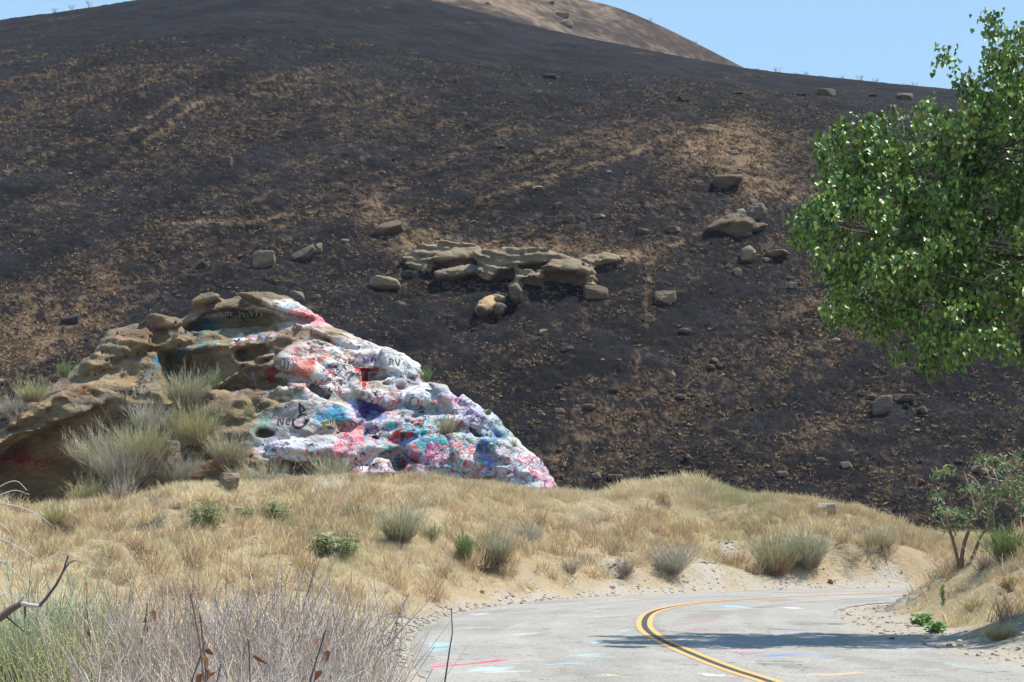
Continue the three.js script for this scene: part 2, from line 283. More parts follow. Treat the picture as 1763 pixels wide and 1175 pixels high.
// road: worn grey asphalt with chalky paint scrawls, two yellow lines and the dark strip between them
const SW = 1024, SH = 2048, ROADLEN = 78;                 // texture covers both lanes across (u) and metres along (v)
const i0 = roadPts.findIndex((p) => -p.z > 17);
const along = [0]; for (let i = 1; i <= RS; i++) along[i] = along[i - 1] + roadPts[i].distanceTo(roadPts[i - 1]);
function roadUV(p) { let best = 1e9, bi = 0; roadPts.forEach((q, i) => { const d = (q.x - p.x) ** 2 + (q.z - p.z) ** 2; if (d < best) { best = d; bi = i; } }); return [roadSide(p.x, p.z), along[bi] - along[i0]]; }
const flat = (px, py) => { const [a, e] = tang(px, py), D = -EYE / e; return V(a * D, 0, -D); };
function canvas(w, h) { const c = document.createElement('canvas'); c.width = w; c.height = h; return c; }
{
  const cv = canvas(SW, SH), g = cv.getContext('2d'), r = rng(31);
  const img = g.createImageData(SW, SH), dd = img.data;
  for (let j = 0; j < SH; j++) for (let i = 0; i < SW; i++) {
    const x = i / SW * 7.6, y = j / SH * ROADLEN, k = (j * SW + i) * 4;
    const wheel = Math.cos((x - 3.8) * Math.PI / 0.95) * 4;
    let v = 141 + 18 * fbm(x * 0.7, y * 0.35, 2, 3) + (r() - 0.5) * 34 + 10 * fbm(x * 6, y * 4, 3, 2) + wheel * 0.6;
    if (noise(x * 1.1, y * 0.5, 6) > 0.33) v -= 9;
    const crack = Math.abs(fbm(x * 0.6 + 0.4 * noise(x * 3, y * 3, 1), y * 0.35, 8.4, 3)); if (crack < 0.006) v -= 40; v -= 8 * sstep(0.55, 0.95, Math.cos((x - 1.95) * 3.3)) + 7 * sstep(0.1, 0.3, noise(x * 0.9, y * 0.16, 5.5));
    dd[k] = v + 3; dd[k + 1] = v - 1; dd[k + 2] = v - 9; dd[k + 3] = 255;
  }
  g.putImageData(img, 0, 0);
  const tx = (p) => { const [s, t] = roadUV(p); return [(s + 3.8) / 7.6 * SW, t / ROADLEN * SH]; };
  // scrawls where the photograph shows them: [px0, row0, px1, row1, colour, opacity, strands, spread in rows]
  const S = [[722, 1153, 830, 1143, '#c8344c', 0.75, 6, 5], [800, 1147, 880, 1139, '#c02848', 0.8, 7, 4], [728, 1113, 790, 1110, '#7cd0e4', 0.75, 16, 8], [728, 1124, 785, 1120, '#7cd0e4', 0.6, 10, 6], [800, 1158, 910, 1154, '#a8dcec', 0.6, 12, 9], [905, 1148, 1040, 1143, '#86c8e4', 0.5, 7, 6], [940, 1152, 990, 1150, '#e89868', 0.5, 5, 3], [970, 1133, 1060, 1130, '#98d4ec', 0.5, 8, 6], [800, 1062, 850, 1058, '#e4c8dc', 0.6, 9, 2.5], [870, 1052, 910, 1050, '#a8d8e0', 0.4, 5, 2], [1000, 1065, 1080, 1062, '#e8b8b4', 0.45, 7, 2.5], [1000, 1110, 1050, 1108, '#a4d8e8', 0.5, 6, 4], [1240, 1044, 1330, 1051, '#7fc4ee', 0.85, 9, 1.6], [1335, 1048, 1400, 1050, '#f2dcea', 0.85, 9, 1.6], [1140, 1067, 1270, 1073, '#d07078', 0.45, 5, 2], [1190, 1086, 1225, 1084, '#d04a58', 0.6, 8, 2.5], [1290, 1085, 1400, 1088, '#3038b8', 0.6, 6, 1.6], [1300, 1134, 1380, 1130, '#4a78d8', 0.6, 9, 4], [1380, 1128, 1440, 1136, '#5090e4', 0.6, 8, 4], [1230, 1122, 1320, 1124, '#e090ac', 0.45, 9, 3], [1480, 1122, 1580, 1124, '#60cfc4', 0.4, 6, 2], [1390, 1165, 1500, 1162, '#e8b068', 0.45, 9, 4], [1200, 1165, 1260, 1168, '#eee4f0', 0.5, 10, 4], [1620, 1145, 1700, 1156, '#86c8e0', 0.5, 8, 6], [1020, 1037, 1250, 1034, '#c87898', 0.4, 6, 0.9], [1420, 1050, 1560, 1044, '#d48a9a', 0.4, 6, 1.2], [1430, 1028, 1620, 1022, '#d06070', 0.5, 5, 0.8], [1560, 1030, 1620, 1028, '#cc3858', 0.5, 4, 0.6], [1020, 1165, 1080, 1168, '#e8d088', 0.4, 7, 3], [760, 1085, 860, 1082, '#d8a8b0', 0.3, 7, 3], [870, 1096, 990, 1090, '#f0c8bc', 0.35, 8, 3], [1050, 1090, 1100, 1086, '#a8d8e8', 0.4, 6, 3], [740, 1136, 790, 1134, '#c8a8b8', 0.4, 7, 3]];
  g.lineCap = 'round';
  for (const [x0, y0, x1, y1, c, o, n, sp] of S) for (let k = 0; k < n; k++) {
    const a = tx(flat(x0 + (r() - 0.3) * 20, y0 + (r() - 0.5) * sp)), b = tx(flat(x1 - (r() - 0.3) * 20, y1 + (r() - 0.5) * sp));
    g.strokeStyle = c; g.globalAlpha = o * (0.4 + 0.6 * r()); g.lineWidth = 1 + r() * 2.5;
    const wob = () => (r() - 0.5) * 8;
    const st = r() * 0.5, en = st + 0.25 + r() * 0.5;
    const L = (t) => [lerp(a[0], b[0], t), lerp(a[1], b[1], t)];
    g.beginPath(); g.moveTo(...L(st)); const m1 = L(lerp(st, en, 0.35)), m2 = L(lerp(st, en, 0.7)), e2 = L(Math.min(1, en));
    g.bezierCurveTo(m1[0] + wob(), m1[1] + wob(), m2[0] + wob(), m2[1] + wob(), e2[0], e2[1]); g.stroke();
  }
  for (let k = 0; k < 150; k++) { // faint flecks of old paint
    g.strokeStyle = ['#bfe0ea', '#e4b4b8', '#f4ecf0', '#b4c4e8', '#e8c89c'][k % 5]; g.globalAlpha = 0.12 + r() * 0.25; g.lineWidth = 1 + r() * 2;
    const x = r() * SW, y = r() * SH * 0.75; g.beginPath(); g.moveTo(x, y); g.lineTo(x + (r() - 0.5) * 90, y + (r() - 0.5) * 40); g.stroke();
  }
  g.globalAlpha = 1;
  const tex = new THREE.CanvasTexture(cv); tex.flipY = false; tex.colorSpace = THREE.SRGBColorSpace; tex.wrapT = THREE.RepeatWrapping; tex.magFilter = THREE.LinearFilter;
  const roadMat = new THREE.MeshStandardMaterial({ map: tex, roughness: 0.92, bumpMap: rep(reliefTex, 4, 40), bumpScale: 0.012 });
  const ribbon = (s0, s1, y, from, to, nx, wob = 0) => {
    const pos = [], uv = [], idx = []; let n = 0;
    for (let i = from; i <= to; i++) { for (let j = 0; j <= nx; j++) {
      let s = lerp(s0, s1, j / nx); if (wob && (j === 0 || j === nx)) s += wob * fbm(along[i] * 1.4, j * 9.1, 2, 3);
      const p = roadPts[i].clone().addScaledVector(roadNor[i], s);
      pos.push(p.x, y, p.z); uv.push((s + 3.8) / 7.6, (along[i] - along[i0]) / ROADLEN);
    } if (i < to) for (let j = 0; j < nx; j++) { const a = n + j; idx.push(a, a + nx + 1, a + 1, a + 1, a + nx + 1, a + nx + 2); } n += nx + 1; }
    // face up
    const g2 = geom(pos, idx, { uv }); if (g2.attributes.normal.getY(0) < 0) { for (let k = 0; k < idx.length; k += 3) [idx[k], idx[k + 1]] = [idx[k + 1], idx[k]]; return geom(pos, idx, { uv }); } return g2;
  };
  const road = structure('road', ribbon(-HALF_L, HALF_R, 0.02, 0, RS, 10, 0.16), roadMat);
  const paint = (c, wear, base) => { const t = noiseTex(256, (() => { const a = tile((x, y) => fbm(x, y, 7.7, 4), 12); return (u, v) => { const k = sstep(wear - 0.1, wear + 0.12, 0.5 + a(u, v)); return mix3(base, c, k); }; })(), true); t.repeat.set(60, 60); return new THREE.MeshStandardMaterial({ map: t, roughness: 0.85 }); };
  const yellow = paint([0.86, 0.62, 0.32], 0.42, [0.66, 0.57, 0.46]), black = paint([0.2, 0.2, 0.22], 0.32, [0.4, 0.4, 0.41]);
  mesh('yellow_line', ribbon(-0.142, -0.052, 0.0245, 60, RS, 1), yellow, road);
  mesh('yellow_line', ribbon(0.052, 0.142, 0.0245, 60, RS, 1), yellow, road);
  mesh('black_line', ribbon(-0.05, 0.05, 0.0242, 60, RS, 1), black, road);
}

// ---------------------------------------------------------------- rocks
const cubeCache = new Map();
function cubeSphere(n) { // indexed sphere with even cells
  if (cubeCache.has(n)) return cubeCache.get(n);
  const key = new Map(), dir = [], idx = [];
  const id = (x, y, z) => { const k = Math.round(x * n * 2) * 1e8 + Math.round(y * n * 2) * 1e4 + Math.round(z * n * 2); if (!key.has(k)) { key.set(k, dir.length / 3); const w = (t) => Math.tan(t * Math.PI / 4); const v = V(w(x), w(y), w(z)).normalize(); dir.push(v.x, v.y, v.z); } return key.get(k); };
  const faces = [[[1, 0, 0], [0, 1, 0], [0, 0, 1]], [[-1, 0, 0], [0, 0, 1], [0, 1, 0]], [[0, 1, 0], [0, 0, 1], [1, 0, 0]], [[0, -1, 0], [1, 0, 0], [0, 0, 1]], [[0, 0, 1], [1, 0, 0], [0, 1, 0]], [[0, 0, -1], [0, 1, 0], [1, 0, 0]]];
  for (const [o, u, v] of faces) for (let i = 0; i < n; i++) for (let j = 0; j < n; j++) {
    const P = (a, b) => { const s = -1 + 2 * a / n, t = -1 + 2 * b / n; return id(o[0] + u[0] * s + v[0] * t, o[1] + u[1] * s + v[1] * t, o[2] + u[2] * s + v[2] * t); };
    const a = P(i, j), b = P(i + 1, j), c = P(i + 1, j + 1), d = P(i, j + 1);
    idx.push(a, b, c, a, c, d);
  }
  const out = { dir, idx }; cubeCache.set(n, out); return out;
}
// a stone bounded by planes [normal, distance], edges rounded by the power p, then weathered
function stone(planes, n, p, off, amp, strata = 0, freq = 1) {
  const { dir, idx } = cubeSphere(n), m = dir.length / 3, pos = new Float32Array(m * 3);
  for (let i = 0; i < m; i++) {
    const x = dir[i * 3], y = dir[i * 3 + 1], z = dir[i * 3 + 2]; let s = 0;
    for (const [q, d] of planes) { const k = (q.x * x + q.y * y + q.z * z) / d; if (k > 0) s += Math.pow(k, p); }
    let r = Math.pow(s, -1 / p);
    const X = x * r + off.x, Y = y * r + off.y, Z = z * r + off.z;
    let h = fbm(X * 0.9 * freq, Y * 1.3 * freq, Z * 0.9 * freq, 4) * 1.2 - 0.5 * Math.max(0, 0.25 - Math.abs(fbm(X * 0.6 * freq, Y * 1.0 * freq, Z * 0.6 * freq + 5, 3)) * 4);
    if (strata) { const w = Y * 2.6 * freq + 1.1 * noise(X * 0.35, Y * 0.4, Z * 0.35) + X * 0.3; h += strata * (Math.abs((w % 1 + 1) % 1 - 0.5) * 1.6 - 0.4); }
    h += 0.35 * noise(X * 5 * freq, Y * 5 * freq, Z * 5 * freq);
    r = Math.max(r * 0.35, r + amp * h);
    pos[i * 3] = x * r; pos[i * 3 + 1] = y * r; pos[i * 3 + 2] = z * r;
  }
  return { pos, idx };
}
function planesFromOutline(poly, D, c, { thick = 2.4, face = [0, 0, 1], cham = 0.35, front = null, grow = 1.06 }) {
  const P = poly.map(([px, py]) => at(px, py, D).sub(c).multiplyScalar(grow)), planes = [];
  let area = 0; P.forEach((a, i) => { const b = P[(i + 1) % P.length]; area += a.x * b.y - b.x * a.y; });
  const fr = front ?? thick * 0.32;
  const nf = V(...face).normalize();
  P.forEach((a, i) => {
    const b = P[(i + 1) % P.length], n = V(b.y - a.y, -(b.x - a.x), 0).normalize(); if (area < 0) n.negate();
    const d = Math.max(0.12, n.dot(a));
    planes.push([n, d]);
    const m = n.clone().add(V(0, 0, 0.55)).normalize();
    planes.push([m, Math.max(0.1, d * n.dot(m) + fr * m.z * (1 - cham))]);
  });
  planes.push([nf, nf.y < 0 ? fr * nf.z : Math.max(fr * Math.max(0.4, nf.z), Math.max(...P.map((q) => nf.x * q.x + nf.y * q.y)) - nf.z * thick * 0.55)]);
  planes.push([V(0, 0, -1), thick]);
  return planes;
}

// --- the painted sandstone: one canvas laid out in metres along the rock (2.1 texels to a step of the layout)
const AX0 = -40, AY0 = 495, AW = 1000, AH = 365, AK = 2.048;
const rockCv = canvas(2048, 748), rg = rockCv.getContext('2d'), rp = rng(91);
{
  const W = 2048, H = 748, img = rg.createImageData(W, H), d = img.data;
  for (let j = 0; j < H; j++) for (let i = 0; i < W; i++) {
    const n = fbm(i * 0.006, j * 0.011, 2.2, 5), b = fbm(i * 0.03, j * 0.09, 7.2, 3), k = (j * W + i) * 4, q = (rp() - 0.5) * 18;
    const v = 1 + 0.5 * n + 0.32 * b;
    const iron = clamp(2.2 * fbm(i * 0.004 + 3, j * 0.006, 4.4, 3));
    d[k] = 138 * v + q; d[k + 1] = (120 - 12 * iron) * v + q; d[k + 2] = (92 - 24 * iron) * v + q; d[k + 3] = 255;
  }
  rg.putImageData(img, 0, 0);
}
const g2 = rg; g2.setTransform(AK, 0, 0, AK, -AX0 * AK, -AY0 * AK); g2.lineCap = 'round'; g2.lineJoin = 'round';
function blotch(x, y, w, h, cols, n, o = 0.6, sz = 0.35) { // patchy overspray
  n = Math.ceil(n * 0.7); sz *= 1.35;
  for (let k = 0; k < n; k++) {
    const a = rp() * 6.28, q = Math.sqrt(rp()), X = x + Math.cos(a) * q * w, Y = y + Math.sin(a) * q * h, s = sz * Math.min(w, h) * (0.3 + rp());
    g2.globalAlpha = o * (0.35 + 0.65 * rp()); g2.fillStyle = cols[(rp() * cols.length) | 0]; g2.beginPath();
    const m = 9; for (let i = 0; i < m; i++) { const t = i / m * 6.283, rr = s * (0.55 + 0.8 * rp()); g2.lineTo(X + Math.cos(t) * rr * 1.5, Y + Math.sin(t) * rr * 0.8); }
    g2.closePath(); g2.fill();
  }
  g2.globalAlpha = 1;
}
function scrawl(x, y, w, h, cols, n, lw = 1.1, o = 0.85) { // tags: looping strokes
  n = Math.ceil(n * 0.5); lw *= 1.5;
  for (let k = 0; k < n; k++) {
    g2.strokeStyle = cols[(rp() * cols.length) | 0]; g2.lineWidth = lw * (0.5 + rp()); g2.globalAlpha = o * (0.5 + 0.5 * rp());
    let X = x + (rp() - 0.5) * 2 * w, Y = y + (rp() - 0.5) * 2 * h; g2.beginPath(); g2.moveTo(X, Y);
    const m = 2 + (rp() * 4 | 0); for (let i = 0; i < m; i++) { const e = Math.min(w, h) * 0.7; const x1 = X + (rp() - 0.5) * e * 1.6, y1 = Y + (rp() - 0.5) * e * 1.4; g2.quadraticCurveTo(X + (rp() - 0.5) * e, Y + (rp() - 0.5) * e, x1, y1); X = x1; Y = y1; }
    g2.stroke();
  }
  g2.globalAlpha = 1;
}
function write(t, x, y, size, col, rot = 0, o = 0.9, font = 'sans-serif', out = null) {
  g2.save(); g2.translate(x, y); g2.rotate(rot); g2.font = 'bold ' + size + 'px ' + font; g2.globalAlpha = o;
  if (out) { g2.strokeStyle = out; g2.lineWidth = size * 0.18; g2.strokeText(t, 0, 0); }
  g2.fillStyle = col; for (let q = 0; q < 3; q++) { g2.globalAlpha = o * 0.55; g2.fillText(t, (rp() - 0.5) * size * 0.07, (rp() - 0.5) * size * 0.09); g2.rotate((rp() - 0.5) * 0.03); } g2.restore();
}
function strokes(list, col, lw, o = 0.9) { g2.strokeStyle = col; g2.lineWidth = lw; g2.globalAlpha = o; for (const l of list) { g2.beginPath(); l.forEach(([x, y], i) => (i ? g2.lineTo(x, y) : g2.moveTo(x, y))); g2.stroke(); } g2.globalAlpha = 1; }
const WHT = ['#f4f4f2', '#e9ecef', '#f7f3f5', '#dfe6ea'], PNK = ['#f08a9a', '#ee6f80', '#f6b4c0', '#e2436a'], BLU = ['#4f8fd8', '#5fb7ea', '#2c58b0', '#8ab0e8'], TEA = ['#4cc0c4', '#7ad8d8', '#2f9aa4', '#a6e2dc'], RED = ['#d83a40', '#e85c50', '#b8242e'], BLK = ['#202228', '#30343c', '#14161a'], VIO = ['#5a3a98', '#7a5cc0', '#3a2c7c', '#a898d8'], GRN = ['#5cc46a', '#8fd48a', '#3f9a70'];
// old layers of pale paint under the tags
blotch(690, 640, 110, 50, ['#c8c2ba', '#dcd8d4', '#b4b4b4', '#d4c4be', '#a89c8c'], 240, 0.55, 0.25); blotch(560, 625, 70, 55, ['#dcd6ce', '#e8e0dc', '#e4cfc8', '#d2d2d2'], 200, 0.55, 0.25); blotch(760, 740, 150, 75, ['#cfccd2', '#e2e0e4', '#b4c0ca', '#d8b8c2', '#a8a2c0', '#a09484', '#b8ccd0'], 460, 0.6, 0.2); blotch(560, 745, 110, 55, ['#ccc6c4', '#dedadc', '#b8c4c4', '#d0b4b8', '#a49a8c'], 320, 0.55, 0.2); blotch(890, 795, 60, 45, ['#c8c8cc', '#e0dee0', '#a8b0b8', '#9c9488'], 180, 0.6, 0.2); blotch(510, 530, 60, 30, ['#e4deda', '#e8d6d4', '#d8d4d8'], 100, 0.55, 0.25);
for (let k = 0; k < 40; k++) { const u = rp(), x = 560 + 330 * u, y = 600 + 190 * u + (rp() - 0.35) * 90 * (1 - 0.3 * u); scrawl(x, y, 10 + 8 * rp(), 6 + 4 * rp(), [[...BLK], [...BLU], [...RED], [...PNK], [...TEA], [...VIO], ['#4a4e58'], [...GRN]][k % 8], 4, 1.4 + 1.2 * rp(), 0.8); }
for (let k = 0; k < 46; k++) { const u = rp(), x = 470 + 440 * u, y = 585 + 210 * u + (rp() - 0.4) * 120 * (1 - 0.4 * u); blotch(x, y, 10 + 14 * rp(), 2.5 + 3 * rp(), ['#8c7a5e', '#a39070', '#77684f', '#b3a284'], 9, 0.6, 0.5); }
// broad washes of colour
for (const [x, y, w, h, c] of [[715, 737, 40, 11, TEA], [612, 768, 24, 22, PNK], [840, 795, 16, 18, ['#8c96d8', '#a9a4dc']], [752, 760, 34, 7, BLU], [530, 545, 26, 10, PNK], [632, 704, 22, 14, VIO], [800, 715, 26, 30, ['#a8acc0', '#c0b8d4', '#8f95a8']], [850, 740, 22, 20, ['#8fa69c', '#94a8b8']], [655, 765, 26, 7, TEA], [795, 785, 22, 20, RED], [540, 620, 30, 22, ['#e8a090', '#eabcb0']], [690, 628, 26, 18, ['#dfe2ea', '#eceef2']], [560, 705, 40, 12, ['#bfe0e8', '#e8d4de']], [890, 800, 34, 22, ['#b8bcc4', '#d4c4cc', '#a8b4bc']], [575, 715, 24, 12, ['#4aaee0', '#62c4ec']], [752, 782, 24, 18, ['#c45c8c', '#d88cac']]]) blotch(x, y, w, h, c, 16, 0.5, 0.6);
// top cap
blotch(500, 525, 40, 14, WHT, 60, 0.7); blotch(440, 515, 36, 9, ['#c49a98', '#b8808c', '#d8b8a8'], 40, 0.5); blotch(446, 506, 8, 3, RED, 10, 0.6); blotch(498, 522, 18, 7, BLU, 22, 0.55); blotch(528, 540, 26, 12, PNK, 34, 0.6); scrawl(525, 538, 26, 12, [...PNK, ...BLK, '#e8d070'], 22, 0.9); blotch(558, 560, 16, 6, ['#f0a080', '#f4c4a0'], 14, 0.5);
// shaded wall with the long tag
blotch(418, 541, 40, 8, BLK, 60, 0.75); write('Cowbm', 347, 546, 15, '#c6c4dc', -0.02, 0.95); write('21:17)', 411, 547, 16, '#b9c8a4', -0.03, 0.95); blotch(358, 563, 16, 11, ['#2f8fae', '#3aa7c6', '#1f6f92'], 30, 0.65); scrawl(358, 562, 15, 10, ['#3aa7c6', '#2a7d9c', '#48b8d0'], 18, 1.2);
blotch(258, 562, 11, 8, ['#8c3a4c', '#7c2c44'], 22, 0.6); blotch(300, 585, 18, 5, ['#b8b848', '#a0a03c'], 12, 0.35);
scrawl(330, 600, 26, 9, ['#2b88aa', '#3f9fc4', '#1c6c94'], 26, 2.2); blotch(375, 592, 24, 6, TEA, 16, 0.5); scrawl(362, 606, 36, 7, ['#2b88aa', '#3aa0b8'], 16, 1.8); blotch(286, 632, 5, 6, ['#3a98b8'], 6, 0.5);
// second ledge
blotch(405, 580, 12, 8, WHT, 22, 0.8); scrawl(405, 582, 11, 9, [...BLK, '#f4f4f4'], 12, 1.4); blotch(445, 576, 26, 9, ['#d8d4e4', '#e8a0ac', '#c8a8c8'], 36, 0.6); scrawl(447, 575, 30, 9, [...PNK, ...BLU, ...BLK, '#ffffff'], 40, 1); blotch(500, 560, 26, 8, WHT, 26, 0.6); scrawl(512, 560, 20, 7, ['#e8b0b0', '#9aa6c8'], 8, 0.8);
// long slab with V o R and its sunlit side
strokes([[[421, 643], [434, 655], [437, 637], [438, 664]]], '#b9acc8', 2.2); strokes([[[447, 642], [449, 646], [453, 647], [456, 643], [453, 640], [449, 640]]], '#b9acc8', 1.6);
blotch(470, 648, 8, 13, ['#8a2430', '#7a1c2c'], 24, 0.7); strokes([[[464, 662], [464, 637], [474, 639], [476, 646], [466, 650], [479, 663]]], '#a02430', 3);
blotch(496, 626, 16, 12, WHT, 30, 0.7); write('ONi', 482, 628, 17, '#f4f4f4', -0.15, 0.95, 'sans-serif', '#7a7484');
blotch(540, 600, 34, 16, ['#f4d8d0', '#f0b0a4', '#ece4e0'], 60, 0.55); scrawl(530, 618, 24, 28, ['#e86a58', '#f08c78', '#d84848'], 46, 1.2); blotch(535, 630, 14, 8, ['#ee7c68', '#f4a490'], 22, 0.6); blotch(575, 640, 26, 22, WHT, 50, 0.7); strokes([[[546, 612], [548, 640], [556, 654], [568, 660], [580, 650]], [[560, 618], [570, 626], [578, 640], [570, 652]]], '#f8f8f8', 4, 0.95); blotch(567, 637, 8, 9, BLU, 14, 0.5); scrawl(580, 645, 22, 20, [...RED, ...BLK, '#f8f8f8'], 60, 1.2); scrawl(560, 605, 30, 16, BLK, 16, 0.8); blotch(505, 664, 12, 5, RED, 8, 0.3);
// ridge right of the cap
blotch(600, 590, 50, 10, WHT, 60, 0.6); blotch(556, 586, 20, 9, BLK, 30, 0.55); scrawl(600, 592, 44, 9, [...RED, ...BLK, ...TEA, '#f4f4f4'], 40, 1); blotch(618, 586, 6, 3, ['#e8d850'], 5, 0.5); blotch(630, 601, 22, 5, ['#f2c8c8', '#f4f0f0'], 20, 0.6);
// MYB, the red T, the white boulder
blotch(640, 618, 18, 9, ['#b8a8b4', '#a898ac'], 26, 0.6); write('MYB', 624, 626, 13, '#5a3a8c', -0.02, 0.95); blotch(640, 645, 24, 8, ['#30343c', '#4c5260'], 26, 0.5); strokes([[[614, 634], [651, 638]], [[632, 637], [630, 657]]], '#f0e4e4', 10); strokes([[[614, 634], [650, 638]], [[632, 637], [630, 657]]], '#b81c28', 7.5, 1);
blotch(688, 628, 32, 22, WHT, 120, 0.85); write('RV', 668, 628, 18, '#3c3c46', 0.12, 0.8); strokes([[[690, 612], [702, 622], [712, 640]], [[676, 640], [700, 648]]], '#7c84a0', 1.2); blotch(702, 636, 8, 5, BLU, 6, 0.3); scrawl(690, 640, 24, 12, ['#8a8c9c', '#5c6070'], 14, 0.9);
// overhanging slab, violet hollow, Neo boulder
blotch(655, 675, 34, 12, WHT, 70, 0.65); scrawl(655, 676, 32, 12, ['#f4f4f4', '#e87878', '#383c44', '#8a8c98', '#a4d4d0'], 44, 1); blotch(632, 705, 22, 14, VIO, 60, 0.8); blotch(650, 716, 13, 8, BLU, 40, 0.8); scrawl(650, 716, 12, 8, ['#2c58c8', '#48a0e0', '#181c38'], 18, 1.2);
blotch(722, 680, 30, 17, ['#dff0f4', '#f4f4f8', '#f4e4f0', '#c0e8ec'], 80, 0.8); blotch(722, 696, 24, 8, TEA, 30, 0.65); blotch(720, 672, 20, 5, ['#b0c4f0', '#f4c8dc'], 18, 0.5); write('Neo', 717, 696, 15, '#e4554c', 0.12, 0.95); blotch(720, 706, 7, 6, BLK, 14, 0.7);
blotch(605, 700, 14, 30, ['#cfc8ea', '#e4dcf0', '#f0e4ec'], 50, 0.6); scrawl(606, 705, 12, 28, [...VIO, ...TEA, '#f0a0b8'], 26, 1);
// lower block: Ner, black circle, blue cloud
blotch(500, 680, 50, 9, ['#b8dcc8', '#e4e0ea', '#d0c8e4', '#dcd4c0'], 50, 0.5); scrawl(505, 678, 50, 8, [...GRN, ...TEA, '#b8a8d8'], 22, 0.9);
blotch(480, 725, 34, 20, ['#9aa29c', '#a8a8a4', '#b4b0b0'], 50, 0.5); blotch(462, 722, 10, 12, ['#4c8c88', '#6aa89c'], 18, 0.5); blotch(463, 730, 10, 4, ['#a8c458'], 10, 0.5); write('Ner', 484, 733, 18, '#23252b', -0.03, 0.95); scrawl(488, 699, 10, 3, ['#33363c'], 12, 1); blotch(490, 714, 8, 5, PNK, 10, 0.5); strokes([[[474, 723], [488, 722]]], '#c83848', 1.6);
strokes([Array.from({ length: 22 }, (_, i) => [522 + 11 * Math.cos(i * 0.3), 726 + 12 * Math.sin(i * 0.3)])], '#17191e', 4.2, 0.8); blotch(523, 726, 7, 8, ['#e8b4c0', '#f4e4e8', '#d898a8'], 16, 0.7); strokes([[[514, 695], [516, 712], [524, 706], [516, 698]], [[536, 712], [538, 722], [534, 732]]], '#1a1c22', 3.5); blotch(519, 703, 4, 4, PNK, 6, 0.6);
blotch(545, 710, 12, 26, ['#e8ecec', '#f4f4f4', '#bfe0e0'], 40, 0.6); strokes([0, 1, 2, 3, 4, 5].map((i) => [[543 + i * 0.8, 708 + i * 5], [550 + i, 709 + i * 5]]), '#58a8a4', 1.6); blotch(570, 700, 30, 10, ['#f4d4de', '#f8eef2', '#bde8f2'], 50, 0.65);
blotch(572, 717, 24, 13, ['#3fa8dc', '#5fc4ec', '#2c8cc4', '#8cd8f0'], 120, 0.85, 0.25); scrawl(572, 716, 22, 11, ['#2878b0', '#7cd4f0', '#1c5c90'], 36, 1); blotch(580, 708, 4, 2, BLK, 5, 0.8); blotch(576, 731, 16, 7, BLK, 36, 0.75, 0.3); strokes(Array.from({ length: 9 }, (_, i) => [[560 + i * 4, 722 + rp() * 5], [560 + i * 4 + rp() * 2, 738]]), '#d8a838', 1.4); blotch(600, 720, 8, 12, PNK, 12, 0.4);
// lower white panel
blotch(545, 768, 90, 18, WHT, 160, 0.75, 0.4); blotch(482, 768, 18, 12, ['#d4ccec', '#ece8f4'], 30, 0.7); blotch(489, 764, 11, 5, ['#3c3048', '#54406c'], 26, 0.8); write('SK', 482, 768, 8, '#d8c8ec', -0.2, 0.8); scrawl(530, 776, 60, 12, ['#38404c', '#7cc4c8', '#d84858', '#8a94a8'], 60, 0.9); blotch(472, 785, 8, 3, TEA, 10, 0.6); blotch(610, 768, 26, 24, ['#f6a4ac', '#f47c88', '#f8ccd0', '#f2e4ea'], 90, 0.65); scrawl(610, 770, 24, 24, [...PNK, ...TEA, '#d03050'], 44, 1.2); blotch(640, 795, 34, 20, ['#f4f0f4', '#f4a8b4', '#ffffff'], 70, 0.7); scrawl(640, 795, 34, 20, [...PNK, ...BLK, '#f0a850'], 40, 1);
blotch(452, 755, 5, 14, ['#8cc8b0', '#b8e0cc'], 12, 0.5);
// middle band
blotch(672, 730, 46, 18, ['#e4e6ea', '#f0f0f4', '#c8ccd4', '#a8acb4'], 110, 0.7); scrawl(670, 728, 44, 18, ['#383c44', '#7a7e88', '#e04868', '#3858c0', '#f4f4f4'], 90, 1.1); blotch(690, 741, 24, 5, ['#3050b8', '#e04878'], 22, 0.6); blotch(715, 735, 44, 10, TEA, 60, 0.75); blotch(712, 728, 16, 6, RED, 24, 0.7); blotch(693, 748, 14, 8, RED, 44, 0.85); blotch(740, 738, 28, 8, ['#7cd0e0', '#e8f4f4', '#c84858'], 36, 0.6); scrawl(730, 738, 40, 12, [...BLU, ...RED, '#f4f4f4', ...BLK], 60, 1.1);
blotch(728, 758, 36, 8, ['#6aa0dc', '#c0d0ec', '#90b8e4'], 50, 0.7); scrawl(728, 758, 34, 9, ['#2c60b0', '#1c2c58', '#f4f4f4', '#8cc4ec'], 44, 1.1); blotch(650, 765, 28, 7, ['#a4dce0', '#d8d4ec', '#f0f4f4'], 40, 0.7);
// pink panel with teal frame
blotch(712, 780, 14, 18, ['#a05c98', '#d070a0', '#e88060'], 30, 0.6); blotch(752, 778, 26, 24, TEA, 80, 0.7); blotch(753, 782, 21, 17, ['#c0407c', '#d8709c', '#e8a8c0', '#a82c5c'], 80, 0.8, 0.3); scrawl(753, 782, 20, 16, ['#f4dce8', '#7c1c48', '#f4f4f4', '#d83a70'], 50, 1.3); write('LIL', 735, 782, 11, '#f0d8e4', 0, 0.7); write('OTE', 738, 797, 10, '#f4e8f0', 0, 0.7); blotch(752, 801, 24, 3, BLK, 20, 0.5); blotch(740, 760, 14, 4, BLU, 12, 0.5); blotch(700, 795, 16, 14, ['#2c4048', '#503c48', '#3c3434'], 40, 0.6); scrawl(690, 795, 18, 14, [...PNK, '#f0f0f0', ...TEA], 26, 1);
